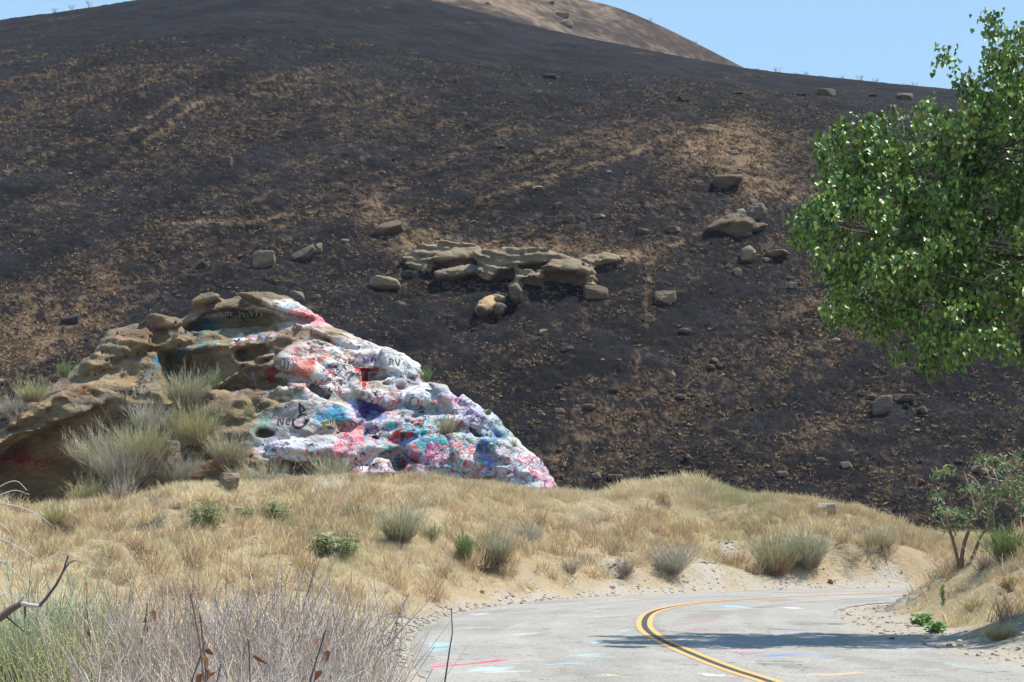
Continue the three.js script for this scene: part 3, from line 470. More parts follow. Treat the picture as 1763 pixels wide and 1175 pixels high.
// right slopes
blotch(815, 780, 38, 26, ['#f0eef0', '#e8e0e4', '#d8eaea'], 110, 0.7); scrawl(808, 782, 30, 24, [...RED, '#f4f4f4', ...TEA, ...PNK], 130, 1.5); blotch(812, 765, 12, 8, ['#c8404c', '#48b0a8', '#e87c70'], 24, 0.7); strokes([[[785, 770], [792, 790], [800, 780], [806, 798]], [[790, 800], [800, 792]]], '#f6f4f4', 2); blotch(830, 770, 10, 10, ['#5c6cc0', '#8090d4'], 24, 0.7); blotch(840, 795, 12, 14, ['#7c90dc', '#a4acec', '#6c84d4'], 40, 0.75); strokes([[[846, 772], [856, 786], [866, 806], [880, 822]], [[850, 776], [862, 798], [872, 812]], [[848, 768], [858, 790]]], '#58cf68', 4, 0.85); blotch(846, 766, 4, 3, ['#e8e050'], 6, 0.6); write('B', 822, 800, 12, '#44b8b4', 0, 0.9);
blotch(800, 715, 30, 34, ['#d8d8e0', '#e8e8ee', '#b4b8c8', '#c8c0dc'], 110, 0.65); scrawl(800, 715, 28, 34, ['#3a3e48', '#6c70a0', '#d86878', '#f4f4f4', '#9084c0'], 110, 1.1); blotch(770, 695, 14, 14, ['#d8d0cc', '#e4b0b4', '#c8c8d0'], 36, 0.55); scrawl(770, 690, 12, 8, PNK, 14, 1); blotch(810, 745, 20, 12, ['#a4d0b4', '#dce8dc', '#f0ece0'], 40, 0.55); blotch(786, 738, 9, 8, ['#d86848', '#58a878'], 14, 0.6);
blotch(850, 740, 24, 22, ['#90a49c', '#b8c4c0', '#8090a4', '#c8ccd0'], 80, 0.55); scrawl(852, 742, 24, 22, ['#20242c', '#4068b8', '#4a9890', '#c0c4cc', '#d8dce4'], 100, 1.2); blotch(846, 750, 8, 8, BLU, 16, 0.6);
blotch(890, 798, 40, 26, ['#d8dce0', '#ecebec', '#c4ccd0', '#e4e8ec'], 110, 0.65); scrawl(892, 800, 42, 28, ['#2c3038', '#545a64', '#e0507c', '#70b8c8', '#f4f4f4', '#d04858', '#a8a0b0'], 170, 1.2); blotch(932, 818, 16, 14, ['#d8a0b4', '#d8d0d4', '#b884a8', '#b0aca8'], 44, 0.5); scrawl(935, 825, 16, 12, [...PNK, ...BLK], 20, 0.9);
scrawl(700, 640, 60, 40, ['#8c8478', '#a49c90'], 20, 0.6, 0.4);
// the shaded left wall
write('YSG', 40, 806, 21, '#a03a38', -0.05, 0.85); blotch(12, 785, 20, 14, ['#8a2438', '#7c1c34'], 30, 0.6); scrawl(10, 785, 20, 16, ['#a02c44', '#7c1c34'], 16, 2.2); blotch(118, 765, 12, 14, ['#7c3454', '#94486c'], 34, 0.7); scrawl(118, 765, 10, 12, ['#c890a8', '#a8587c'], 8, 1.6); write('2', 236, 660, 22, '#2a2a30', 0.3, 0.85); write('7K8', 222, 690, 20, '#2a2a30', -0.5, 0.7); blotch(258, 655, 14, 16, ['#8c8c90', '#9a9ca0'], 20, 0.4); blotch(72, 752, 14, 10, ['#6c6a34', '#58562c'], 22, 0.5); scrawl(255, 665, 14, 16, BLK, 12, 1.6); blotch(185, 700, 40, 22, ['#8a8478', '#948c7c'], 40, 0.35); blotch(150, 680, 30, 14, ['#7c4c24', '#8a5a30'], 30, 0.4); blotch(208, 575, 20, 6, ['#c88c78'], 14, 0.4); scrawl(200, 573, 20, 4, ['#c8584c'], 10, 0.8);
// flaked paint and grime: bare stone and dark specks show through
for (let k = 0; k < 5000; k++) {
  const x = AX0 + rp() * AW, y = AY0 + rp() * AH; if (noise(x * 0.03, y * 0.05, 6.1) < -0.12) continue;
  g2.globalAlpha = 0.25 + 0.5 * rp(); g2.fillStyle = ['#8c7a5c', '#a08c6a', '#5c5044', '#77685a', '#34302c', '#b0a48c'][(rp() * 6) | 0]; const r = 0.4 + 1.5 * rp() ** 2; g2.beginPath();
  for (let i = 0; i < 6; i++) { const t = i * 1.047; const rr = r * (0.5 + rp()); g2.lineTo(x + Math.cos(t) * rr * 1.8, y + Math.sin(t) * rr); } g2.closePath(); g2.fill();
}
for (let k = 0; k < 260; k++) { g2.globalAlpha = 0.35 + 0.4 * rp(); g2.strokeStyle = ['#3a342e', '#54483a', '#2a2622'][k % 3]; g2.lineWidth = 0.4 + 0.8 * rp(); let x = AX0 + rp() * AW, y = AY0 + rp() * AH; g2.beginPath(); g2.moveTo(x, y); for (let i = 0; i < 5; i++) { x += (rp() - 0.35) * 16; y += (rp() - 0.35) * 8; g2.lineTo(x, y); } g2.stroke(); }
g2.globalAlpha = 1;
const rockTex = new THREE.CanvasTexture(rockCv); rockTex.flipY = false; rockTex.colorSpace = THREE.SRGBColorSpace; rockTex.magFilter = THREE.LinearFilter;
const rockMat = new THREE.MeshStandardMaterial({ color: C(0.68, 0.67, 0.66), map: rockTex, roughness: 0.88, bumpMap: rep(reliefTex, 14, 6), bumpScale: 0.06 });

const outcrop = thing('rock_outcrop', 'large sandstone outcrop covered in colourful spray paint graffiti on the grassy mound', 'rock', at(560, 830, 70).setY(2.5));
let PIECES = [];
const surfRow = (row) => 66.3 + (830 - row) / 330 * 5.6;           // distance of the outcrop's sloping front at a row of the photograph
function rockPiece(name, poly, o = {}) {
  let cx = 0, cy = 0; poly.forEach(([x, y]) => { cx += x / poly.length; cy += y / poly.length; });
  const face = o.face ?? [0.25, 0.45, 0.85], front = o.front ?? 0.6, D = o.D ?? (o.carve ? surfRow(cy) : surfRow(cy) - (o.prot ?? 0.3) + front);
  const c = at(cx, cy, D), nf = V(...face).normalize(), t = V(0, 1, 0).cross(nf).normalize(), bt = nf.clone().cross(t), P = poly.map(([x, y]) => at(x, y, D));
  let planes = planesFromOutline(poly, D, c, { cham: 0.25, thick: 2.2, ...o, front, face });
  if (o.carve) planes = [...planes.filter(([n]) => Math.abs(n.z) < 1e-9), [nf.clone().negate(), o.carve], [V(0, 0, 1), 4]];
  const off = o.mass ? 0 : o.carve ? -o.carve : planes.reduce((m, [n, d]) => (n.dot(nf) > 0.9999 ? d : m), front);
  PIECES.push({ name, c, cx, cy, D, planes, o, t, bt, uo: o.mass ? V(0, 0, 0) : (() => { const v = c.clone().sub(camera.position).normalize(); return v.multiplyScalar(off / nf.dot(v)); })(), lo: [Math.min(...P.map((p) => p.x)), Math.min(...P.map((p) => p.y)), c.z - (o.thick ?? 2.4)], hi: [Math.max(...P.map((p) => p.x)), Math.max(...P.map((p) => p.y)), c.z + 4] });
}
// joins the pieces into one weathered rock and hands every piece its own share of the surface
function buildOutcrop(group, h, mats, outline) {
  const lim = (k, s) => s * Math.max(...PIECES.map((p) => s * (s < 0 ? p.lo : p.hi)[k])) + s * 0.5;
  const X0 = lim(0, -1), X1 = lim(0, 1), Y0 = lim(1, -1), Y1 = lim(1, 1), Z0 = lim(2, -1), Z1 = lim(2, 1);
  const nx = Math.round((X1 - X0) / h) + 1, ny = Math.round((Y1 - Y0) / h) + 1, nz = Math.round((Z1 - Z0) / h) + 1, N = nx * ny * nz;
  const f = new Float32Array(N).fill(9), id = new Uint8Array(N), best = new Float32Array(N).fill(9);
  if (outline) { // the main mass: outline and sloping front with rounded shoulders and low terraces
    const O = outline.map(([x, y]) => at(x, y, surfRow(y) + 0.9)), n = O.length;
    for (let j = 1; j < ny - 1; j++) for (let i = 1; i < nx - 1; i++) {
      const x = X0 + i * h, y = Y0 + j * h; let dd = 1e9, inside = false;
      for (let a = 0, b = n - 1; a < n; b = a++) { const A = O[a], B = O[b], ex = B.x - A.x, ey = B.y - A.y, wx = x - A.x, wy = y - A.y, t = clamp((wx * ex + wy * ey) / (ex * ex + ey * ey)), qx = wx - ex * t, qy = wy - ey * t; dd = Math.min(dd, qx * qx + qy * qy); if ((A.y > y) !== (B.y > y) && x < A.x + (y - A.y) / (B.y - A.y) * (B.x - A.x)) inside = !inside; }
      const sd = (inside ? -1 : 1) * Math.sqrt(dd); if (sd > 0.6) continue;
      const e = Math.max(0, 1 + sd / 0.8), w = y * 0.85 - x * 0.16 + 0.7 * noise(x * 0.3, y * 0.5, 7.7), st = ((w % 1) + 1) % 1;
      const zf = -(66.3 + (y - 3.26) * 0.79) - 0.8 * e * e + 0.55 * fbm(x * 0.4, y * 0.6, 2.4, 3) + 0.34 * (sstep(0, 0.75, st) - sstep(0.8, 1, st)) - 0.2;
      for (let k = 1; k < nz - 1; k++) { const z = Z0 + k * h, d = Math.max(sd, (z - zf) * 0.72, Z0 + 0.3 - z), q = (k * ny + j) * nx + i; f[q] = d; best[q] = d; id[q] = 0; }
    }
  }
  PIECES.forEach((p, pi) => {
    if (p.o.mass) return;
    const m = 0.45, q = p.planes.map(([n, d]) => [n.x, n.y, n.z, d]);
    const a = [0, 1, 2].map((k) => Math.max(1, Math.floor((p.lo[k] - m - [X0, Y0, Z0][k]) / h))), b = [0, 1, 2].map((k) => Math.min([nx, ny, nz][k] - 2, Math.ceil((p.hi[k] + m - [X0, Y0, Z0][k]) / h)));
    const kk = p.o.k ?? 0.12, carve = !!p.o.carve;
    for (let k = a[2]; k <= b[2]; k++) for (let j = a[1]; j <= b[1]; j++) for (let i = a[0]; i <= b[0]; i++) {
      const x = X0 + i * h - p.c.x, y = Y0 + j * h - p.c.y, z = Z0 + k * h - p.c.z;
      let d = -1e9;
      for (const w of q) { const v = w[0] * x + w[1] * y + w[2] * z - w[3]; if (v > d - kk) { const e = Math.max(0, kk - Math.abs(d - v)); d = Math.max(d, v) + (d < -1e8 ? 0 : e * e / (kk * 4)); } if (d > 0.8 && !carve) break; }
      const n = (k * ny + j) * nx + i;
      if (carve) { if (d < 0.5) d += 0.16 * noise((x + p.c.x) * 1.3, (y + p.c.y) * 1.5, (z + p.c.z) * 1.3) + 0.07 * noise((x + p.c.x) * 3.1, (y + p.c.y) * 3.4, (z + p.c.z) * 3.1); if (-d > f[n]) { f[n] = -d; best[n] = -d; id[n] = pi; } continue; }
      if (d < best[n]) { best[n] = d; id[n] = pi; }
      const s = 0.07, e = Math.max(0, s - Math.abs(f[n] - d)); f[n] = Math.min(f[n], d) - e * e / (s * 4);
    }
  });
  for (let k = 1; k < nz - 1; k++) for (let j = 1; j < ny - 1; j++) for (let i = 1; i < nx - 1; i++) {
    const n = (k * ny + j) * nx + i; if (f[n] > 0.45 || f[n] < -0.45) continue;
    const x = X0 + i * h, y = Y0 + j * h, z = Z0 + k * h, o = PIECES[id[n]].o, q = o.freq ?? 1;
    const big = fbm(x * 0.7 * q, y * 1.0 * q, z * 0.7 * q, 3), ridge = Math.abs(fbm(x * 1.1 * q, y * 1.7 * q, z * 1.1 * q + 5, 3));
    const w = y * 2.4 + 1.3 * noise(x * 0.3, y * 0.4, z * 0.3) + x * 0.45, st = Math.abs((w % 1 + 1) % 1 - 0.5) * 2 - 0.5;
    const crk = Math.abs(fbm(x * 0.8 + 3, y * 1.2, z * 0.8, 2));
    f[n] -= (o.amp ?? 0.13) * (1.3 * big - 0.4 * Math.max(0, 0.13 - ridge) * 6 - 0.8 * Math.max(0, 0.04 - crk) * 20 + (o.strata ?? 0.35) * st) + 0.045 * noise(x * 3.3, y * 4.5, z * 3.3) + 0.025 * noise(x * 8, y * 9, z * 8);
  }
  // surface nets
  const vid = new Int32Array(N).fill(-1), vp = [], vo = [];
  for (let k = 0; k < nz - 1; k++) for (let j = 0; j < ny - 1; j++) for (let i = 0; i < nx - 1; i++) {
    const n = (k * ny + j) * nx + i, c = [n, n + 1, n + nx, n + nx + 1, n + nx * ny, n + nx * ny + 1, n + nx * ny + nx, n + nx * ny + nx + 1];
    let m = 0; for (let t = 0; t < 8; t++) if (f[c[t]] < 0) m |= 1 << t; if (m === 0 || m === 255) continue;
    let sx = 0, sy = 0, sz = 0, cnt = 0;
    for (let t = 0; t < 8; t++) for (const bit of [1, 2, 4]) { const u = t | bit; if (u === t || ((m >> t) & 1) === ((m >> u) & 1)) continue; const q = f[c[t]] / (f[c[t]] - f[c[u]]); sx += (t & 1) + (bit === 1 ? q : 0); sy += ((t >> 1) & 1) + (bit === 2 ? q : 0); sz += ((t >> 2) & 1) + (bit === 4 ? q : 0); cnt++; }
    vid[n] = vp.length / 3; vp.push(X0 + (i + sx / cnt) * h, Y0 + (j + sy / cnt) * h, Z0 + (k + sz / cnt) * h);
    let bi = 0, bv = 9, cut = -1; for (let t = 0; t < 8; t++) { if (best[c[t]] < bv) { bv = best[c[t]]; bi = id[c[t]]; } if (PIECES[id[c[t]]].o.carve) cut = id[c[t]]; } vo.push(cut >= 0 ? cut : bi);
  }
  const tri = [], step = [1, nx, nx * ny];
  for (let k = 1; k < nz - 1; k++) for (let j = 1; j < ny - 1; j++) for (let i = 1; i < nx - 1; i++) {
    const n = (k * ny + j) * nx + i;
    for (let a = 0; a < 3; a++) { const s0 = f[n] < 0, s1 = f[n + step[a]] < 0; if (s0 === s1) continue; const u = step[(a + 1) % 3], v = step[(a + 2) % 3], A = vid[n], B = vid[n - u], Cc = vid[n - u - v], E = vid[n - v]; if (A < 0 || B < 0 || Cc < 0 || E < 0) continue; if (s0) tri.push(A, B, Cc, A, Cc, E); else tri.push(A, Cc, B, A, E, Cc); }
  }
  const whole = geom(vp, tri), nor = whole.attributes.normal.array;
  const parts = PIECES.map(() => ({ map: new Map(), pos: [], nor: [], uv: [], idx: [] }));
  for (let t = 0; t < tri.length; t += 3) {
    const a = vo[tri[t]], b = vo[tri[t + 1]], c = vo[tri[t + 2]], pi = b === c ? b : a, g = parts[pi], p = PIECES[pi], kx = F / p.D, ky = p.o.mass ? 46.4 : kx * 0.97;
    for (let e = 0; e < 3; e++) {
      const v = tri[t + e]; let w = g.map.get(v);
      if (w === undefined) {
        w = g.pos.length / 3; g.map.set(v, w); const x = vp[v * 3] - p.c.x, y = vp[v * 3 + 1] - p.c.y, z = vp[v * 3 + 2] - p.c.z;
        g.pos.push(x, y, z); const ux = x - p.uo.x, uy = y - p.uo.y, uz = z - p.uo.z; g.nor.push(nor[v * 3], nor[v * 3 + 1], nor[v * 3 + 2]);
        g.uv.push((p.cx + (ux * p.t.x + uy * p.t.y + uz * p.t.z) * kx * 0.97 - AX0) / AW, (p.cy - (ux * p.bt.x + uy * p.bt.y + uz * p.bt.z) * ky - AY0) / AH);
      }
      g.idx.push(w);
    }
  }
  parts.forEach((g, i) => { if (g.idx.length < 60) return; const q = geom(g.pos, g.idx, { uv: g.uv, normals: false }); q.setAttribute('normal', new THREE.BufferAttribute(new Float32Array(g.nor), 3)); const m = mesh(PIECES[i].name, q, mats(PIECES[i]), group); m.position.copy(PIECES[i].c).sub(group.position); });
  PIECES = [];
}
const SHADE = [-0.5, -0.3, 0.8], SHADE2 = [-0.3, -0.4, 0.86], UP1 = [0.15, 0.7, 0.7];
const OUTLINE = [[-60, 900], [-60, 775], [0, 742], [28, 718], [79, 670], [118, 642], [157, 610], [182, 571], [219, 559], [245, 556], [260, 540], [286, 542], [312, 551], [324, 540], [330, 518], [345, 506], [368, 504], [384, 512], [404, 507], [441, 501], [474, 504], [508, 518], [541, 540], [576, 566], [592, 573], [645, 592], [662, 596], [695, 608], [722, 630], [730, 655], [765, 661], [788, 690], [797, 678], [816, 692], [854, 717], [878, 746], [906, 774], [933, 797], [960, 838], [952, 890]];
rockPiece('rock_mass', [[300, 700], [560, 560], [700, 640], [900, 800], [560, 840]], { mass: true, face: [0, 0, 1], amp: 0.15, strata: 0.4 });
PIECES[0].lo = [at(-60, 800, 68).x - 0.6, 1.2, -77]; PIECES[0].hi = [at(960, 800, 67).x + 0.6, at(440, 500, 72).y + 0.3, -63.2];
// hollows and shaded walls cut back into the mass
const carve = (name, poly, depth, face, o = {}) => rockPiece(name, poly, { carve: depth, face, amp: 0.08, strata: 0.15, grow: 1, ...o });
carve('wall_face', [[298, 588], [320, 556], [346, 530], [390, 528], [455, 533], [508, 553], [481, 556], [445, 572], [390, 586], [350, 598]], 1.15, [-0.24, -0.34, 0.91]);
carve('wall_face', [[-80, 800], [0, 766], [48, 732], [124, 668], [204, 640], [262, 612], [290, 640], [300, 700], [270, 790], [215, 880], [-80, 910]], 1.3, [-0.22, -0.36, 0.9]);
carve('wall_face', [[272, 606], [300, 592], [350, 588], [395, 598], [440, 596], [420, 640], [370, 665], [300, 700], [280, 660]], 0.8, SHADE);
carve('wall_face', [[368, 674], [392, 648], [426, 632], [470, 624], [490, 646], [508, 668], [440, 676]], 0.55, SHADE2);
carve('hollow', [[398, 602], [430, 594], [462, 597], [470, 606], [440, 620], [408, 622]], 0.6, SHADE2);
carve('hollow', [[520, 664], [532, 656], [560, 670], [572, 682], [566, 692], [540, 682]], 0.6, SHADE2);
carve('alcove', [[608, 632], [660, 634], [670, 652], [650, 662], [618, 658]], 0.55, [-0.2, -0.2, 0.96]);
carve('hollow', [[610, 684], [645, 697], [668, 706], [662, 722], [640, 728], [616, 708]], 0.55, [-0.1, -0.25, 0.96]);
carve('hollow', [[642, 776], [672, 764], [700, 774], [700, 806], [680, 812], [664, 796]], 0.5, SHADE2);
carve('hollow', [[436, 738], [456, 732], [474, 748], [458, 756], [440, 756]], 0.5, SHADE2);
carve('hollow', [[486, 790], [545, 794], [610, 796], [600, 822], [500, 822]], 0.6, [-0.2, -0.2, 0.95]);
carve('crack', [[632, 748], [668, 757], [700, 763], [690, 768], [640, 760]], 0.4, SHADE2);
carve('crack', [[788, 700], [800, 716], [826, 750], [840, 770], [830, 772], [800, 734]], 0.4, SHADE);
// ledges, slabs and boulders standing proud of it
rockPiece('cap_rock', [[380, 524], [404, 509], [441, 503], [474, 506], [508, 520], [541, 542], [576, 568], [552, 570], [508, 551], [455, 535]], { face: [0.3, 0.7, 0.64], prot: 0.7, strata: 0.08, amp: 0.05 });
rockPiece('horn', [[326, 546], [330, 520], [345, 506], [368, 505], [384, 514], [372, 526], [345, 534]], { face: [-0.15, 0.5, 0.86], prot: 0.35 });
rockPiece('knob', [[242, 561], [260, 541], [286, 543], [315, 552], [317, 566], [293, 572], [264, 583], [246, 577]], { face: [-0.3, 0.1, 0.9], prot: 0.3 });
rockPiece('ledge', [[352, 600], [378, 586], [441, 570], [481, 555], [514, 556], [534, 566], [486, 586], [459, 594], [408, 594]], { face: [0.0, 0.75, 0.66], prot: 0.1 });
rockPiece('ledge', [[269, 597], [295, 581], [315, 581], [335, 588], [320, 600], [285, 612], [268, 612]], { face: [-0.4, 0.1, 0.9], prot: 0.1 });
rockPiece('slab', [[362, 668], [395, 636], [452, 610], [497, 589], [543, 579], [556, 592], [500, 614], [440, 626], [400, 644]], { face: [0.0, 0.85, 0.52], prot: 0.45 });
rockPiece('boulder', [[470, 620], [497, 598], [543, 586], [574, 594], [607, 637], [604, 664], [590, 672], [555, 664], [520, 650], [490, 640]], { face: [0.25, 0.5, 0.83], prot: 0.5, strata: 0.15 });
rockPiece('ledge', [[520, 563], [562, 566], [592, 577], [618, 585], [648, 594], [656, 604], [622, 608], [595, 602], [552, 584]], { face: [0.25, 0.8, 0.55], prot: 0.2 });
rockPiece('boulder', [[655, 606], [664, 600], [680, 604], [700, 614], [716, 627], [724, 636], [722, 648], [710, 658], [690, 655], [670, 650], [658, 630]], { face: [0.35, 0.45, 0.82], prot: 0.35, strata: 0.08, amp: 0.07 });
rockPiece('block', [[612, 612], [625, 606], [654, 604], [658, 630], [640, 634], [616, 631]], { face: [-0.12, 0.15, 0.97], prot: 0.2 });
rockPiece('boulder', [[595, 668], [605, 640], [618, 638], [626, 652], [622, 664], [606, 680]], { face: [0.2, 0.4, 0.9], prot: 0.3 });
rockPiece('slab', [[608, 668], [627, 659], [682, 663], [692, 682], [686, 694], [667, 704], [645, 694], [610, 681]], { face: [0.15, 0.72, 0.68], prot: 0.45 });
rockPiece('boulder', [[694, 686], [702, 670], [720, 664], [742, 670], [756, 682], [752, 692], [737, 705], [720, 707], [702, 702]], { face: [0.2, 0.5, 0.84], prot: 0.5, k: 0.35, strata: 0, amp: 0.05 });
rockPiece('ledge', [[730, 660], [765, 664], [777, 678], [792, 697], [800, 712], [782, 726], [766, 704], [752, 684]], { face: [0.4, 0.55, 0.73], prot: 0.25 });
rockPiece('spur', [[789, 684], [797, 680], [816, 695], [829, 707], [854, 720], [874, 746], [874, 758], [850, 752], [825, 726], [803, 708]], { face: [0.45, 0.55, 0.7], prot: 0.2 });
rockPiece('spur', [[828, 757], [874, 757], [902, 777], [929, 800], [950, 832], [930, 836], [895, 826], [862, 800], [838, 776]], { face: [0.4, 0.5, 0.77], prot: 0.25, strata: 0.45 });
rockPiece('ledge', [[630, 732], [662, 711], [697, 701], [716, 712], [716, 726], [695, 734], [677, 750], [642, 746]], { face: [0.15, 0.66, 0.74], prot: 0.35 });
rockPiece('boulder', [[675, 752], [686, 736], [710, 726], [740, 732], [758, 746], [735, 752], [697, 758]], { face: [0.05, 0.55, 0.83], prot: 0.3 });
rockPiece('block', [[698, 768], [724, 754], [758, 750], [774, 766], [777, 792], [768, 802], [745, 804], [722, 797], [704, 788]], { face: [0.1, 0.35, 0.93], prot: 0.4, strata: 0.08, amp: 0.08 });
rockPiece('slab', [[764, 754], [792, 746], [827, 760], [852, 786], [880, 816], [862, 824], [815, 812], [782, 806], [778, 780]], { face: [0.25, 0.55, 0.8], prot: 0.2, strata: 0.2 });
rockPiece('boulder', [[630, 808], [642, 791], [664, 786], [676, 799], [670, 816], [640, 822]], { face: [0.1, 0.5, 0.86], prot: 0.4, k: 0.3 });
rockPiece('slab', [[635, 768], [662, 764], [690, 770], [668, 780], [642, 782]], { face: [0.1, 0.75, 0.65], prot: 0.3 });
rockPiece('block', [[440, 730], [452, 712], [478, 697], [520, 690], [588, 696], [610, 714], [616, 736], [560, 746], [480, 748]], { face: [-0.12, 0.2, 0.97], prot: 0.3, strata: 0.1, amp: 0.07 });
rockPiece('slab', [[434, 698], [489, 674], [536, 667], [556, 685], [600, 702], [628, 732], [630, 744], [602, 716], [520, 693], [465, 699]], { face: [0.1, 0.82, 0.56], prot: 0.45 });
rockPiece('slab', [[460, 766], [507, 750], [580, 746], [610, 741], [624, 757], [630, 784], [598, 790], [538, 790], [489, 785], [462, 780]], { face: [0.06, 0.55, 0.83], prot: 0.4, strata: 0.2 });
rockPiece('bank_rock', [[376, 718], [405, 692], [436, 688], [440, 735], [450, 765], [428, 796], [388, 796]], { face: [-0.15, 0.5, 0.86], prot: 0.2, strata: 0.6, amp: 0.2 });
rockPiece('crest', [[-60, 792], [-60, 776], [0, 744], [28, 720], [79, 672], [120, 646], [160, 636], [125, 668], [50, 732], [0, 766]], { face: [-0.15, 0.75, 0.64], prot: 0.45, strata: 0.5, amp: 0.22 });
rockPiece('crest', [[122, 650], [157, 615], [182, 574], [219, 562], [246, 564], [260, 582], [250, 612], [204, 636], [160, 660]], { face: [-0.1, 0.62, 0.78], prot: 0.5, strata: 0.5, amp: 0.26, freq: 1.5 });
buildOutcrop(outcrop, 0.085, () => rockMat, OUTLINE);

// --- stones on the burnt hill and along the road
const stoneTex = noiseTex(256, (() => { const a = tile((x, y) => fbm(x, y, 1.7, 5), 6), b = tile((x, y) => noise(x, y * 3, 4.4), 40); return (u, v) => { const k = 0.68 + 0.5 * a(u, v) + 0.14 * b(u, v); return [k, k * 0.96, k * 0.9]; }; })());
const stoneMat = (r, g, b) => new THREE.MeshStandardMaterial({ color: C(r, g, b), map: stoneTex, roughness: 0.95, bumpMap: reliefTex, bumpScale: 0.04 });
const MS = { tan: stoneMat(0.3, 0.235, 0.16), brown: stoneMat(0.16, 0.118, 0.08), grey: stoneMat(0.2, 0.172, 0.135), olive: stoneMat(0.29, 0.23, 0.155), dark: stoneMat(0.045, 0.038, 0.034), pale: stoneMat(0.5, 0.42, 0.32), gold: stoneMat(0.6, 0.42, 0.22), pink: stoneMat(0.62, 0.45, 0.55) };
const rs = rng(404);
function randomPlanes(k) { const out = [[1, 0, 0], [-1, 0, 0], [0, 1, 0], [0, -1, 0], [0, 0, 1], [0, 0, -1]].map((v) => [V(...v), 0.85 + rs() * 0.15]); for (let i = 0; i < k; i++) { const z = rs() * 2 - 1, a = rs() * 6.283, q = Math.sqrt(1 - z * z); out.push([V(q * Math.cos(a), z, q * Math.sin(a)), 0.72 + rs() * 0.28]); } return out; }
function stoneGeo(n, sx, sy, sz, p = 26) {
  const planes = randomPlanes(10).map(([v, d]) => { const w = V(v.x / sx, v.y / sy, v.z / sz), l = w.length(); return [w.divideScalar(l), d / l]; });
  const m = Math.min(sx, sy, sz), { pos, idx } = stone(planes, n, p, V(rs() * 90, rs() * 90, rs() * 90), 0.13 * m, 0.3, 0.8 / m);
  const uv = new Float32Array(pos.length / 3 * 2); for (let i = 0; i < uv.length / 2; i++) { uv[i * 2] = pos[i * 3] * 0.7 + pos[i * 3 + 2] * 0.5; uv[i * 2 + 1] = pos[i * 3 + 1] * 0.8 + pos[i * 3 + 2] * 0.4; }
  return geom(pos, idx.slice(), { uv });
}
const stoneVariants = Array.from({ length: 9 }, () => stoneGeo(7, 1, 0.7, 0.9));
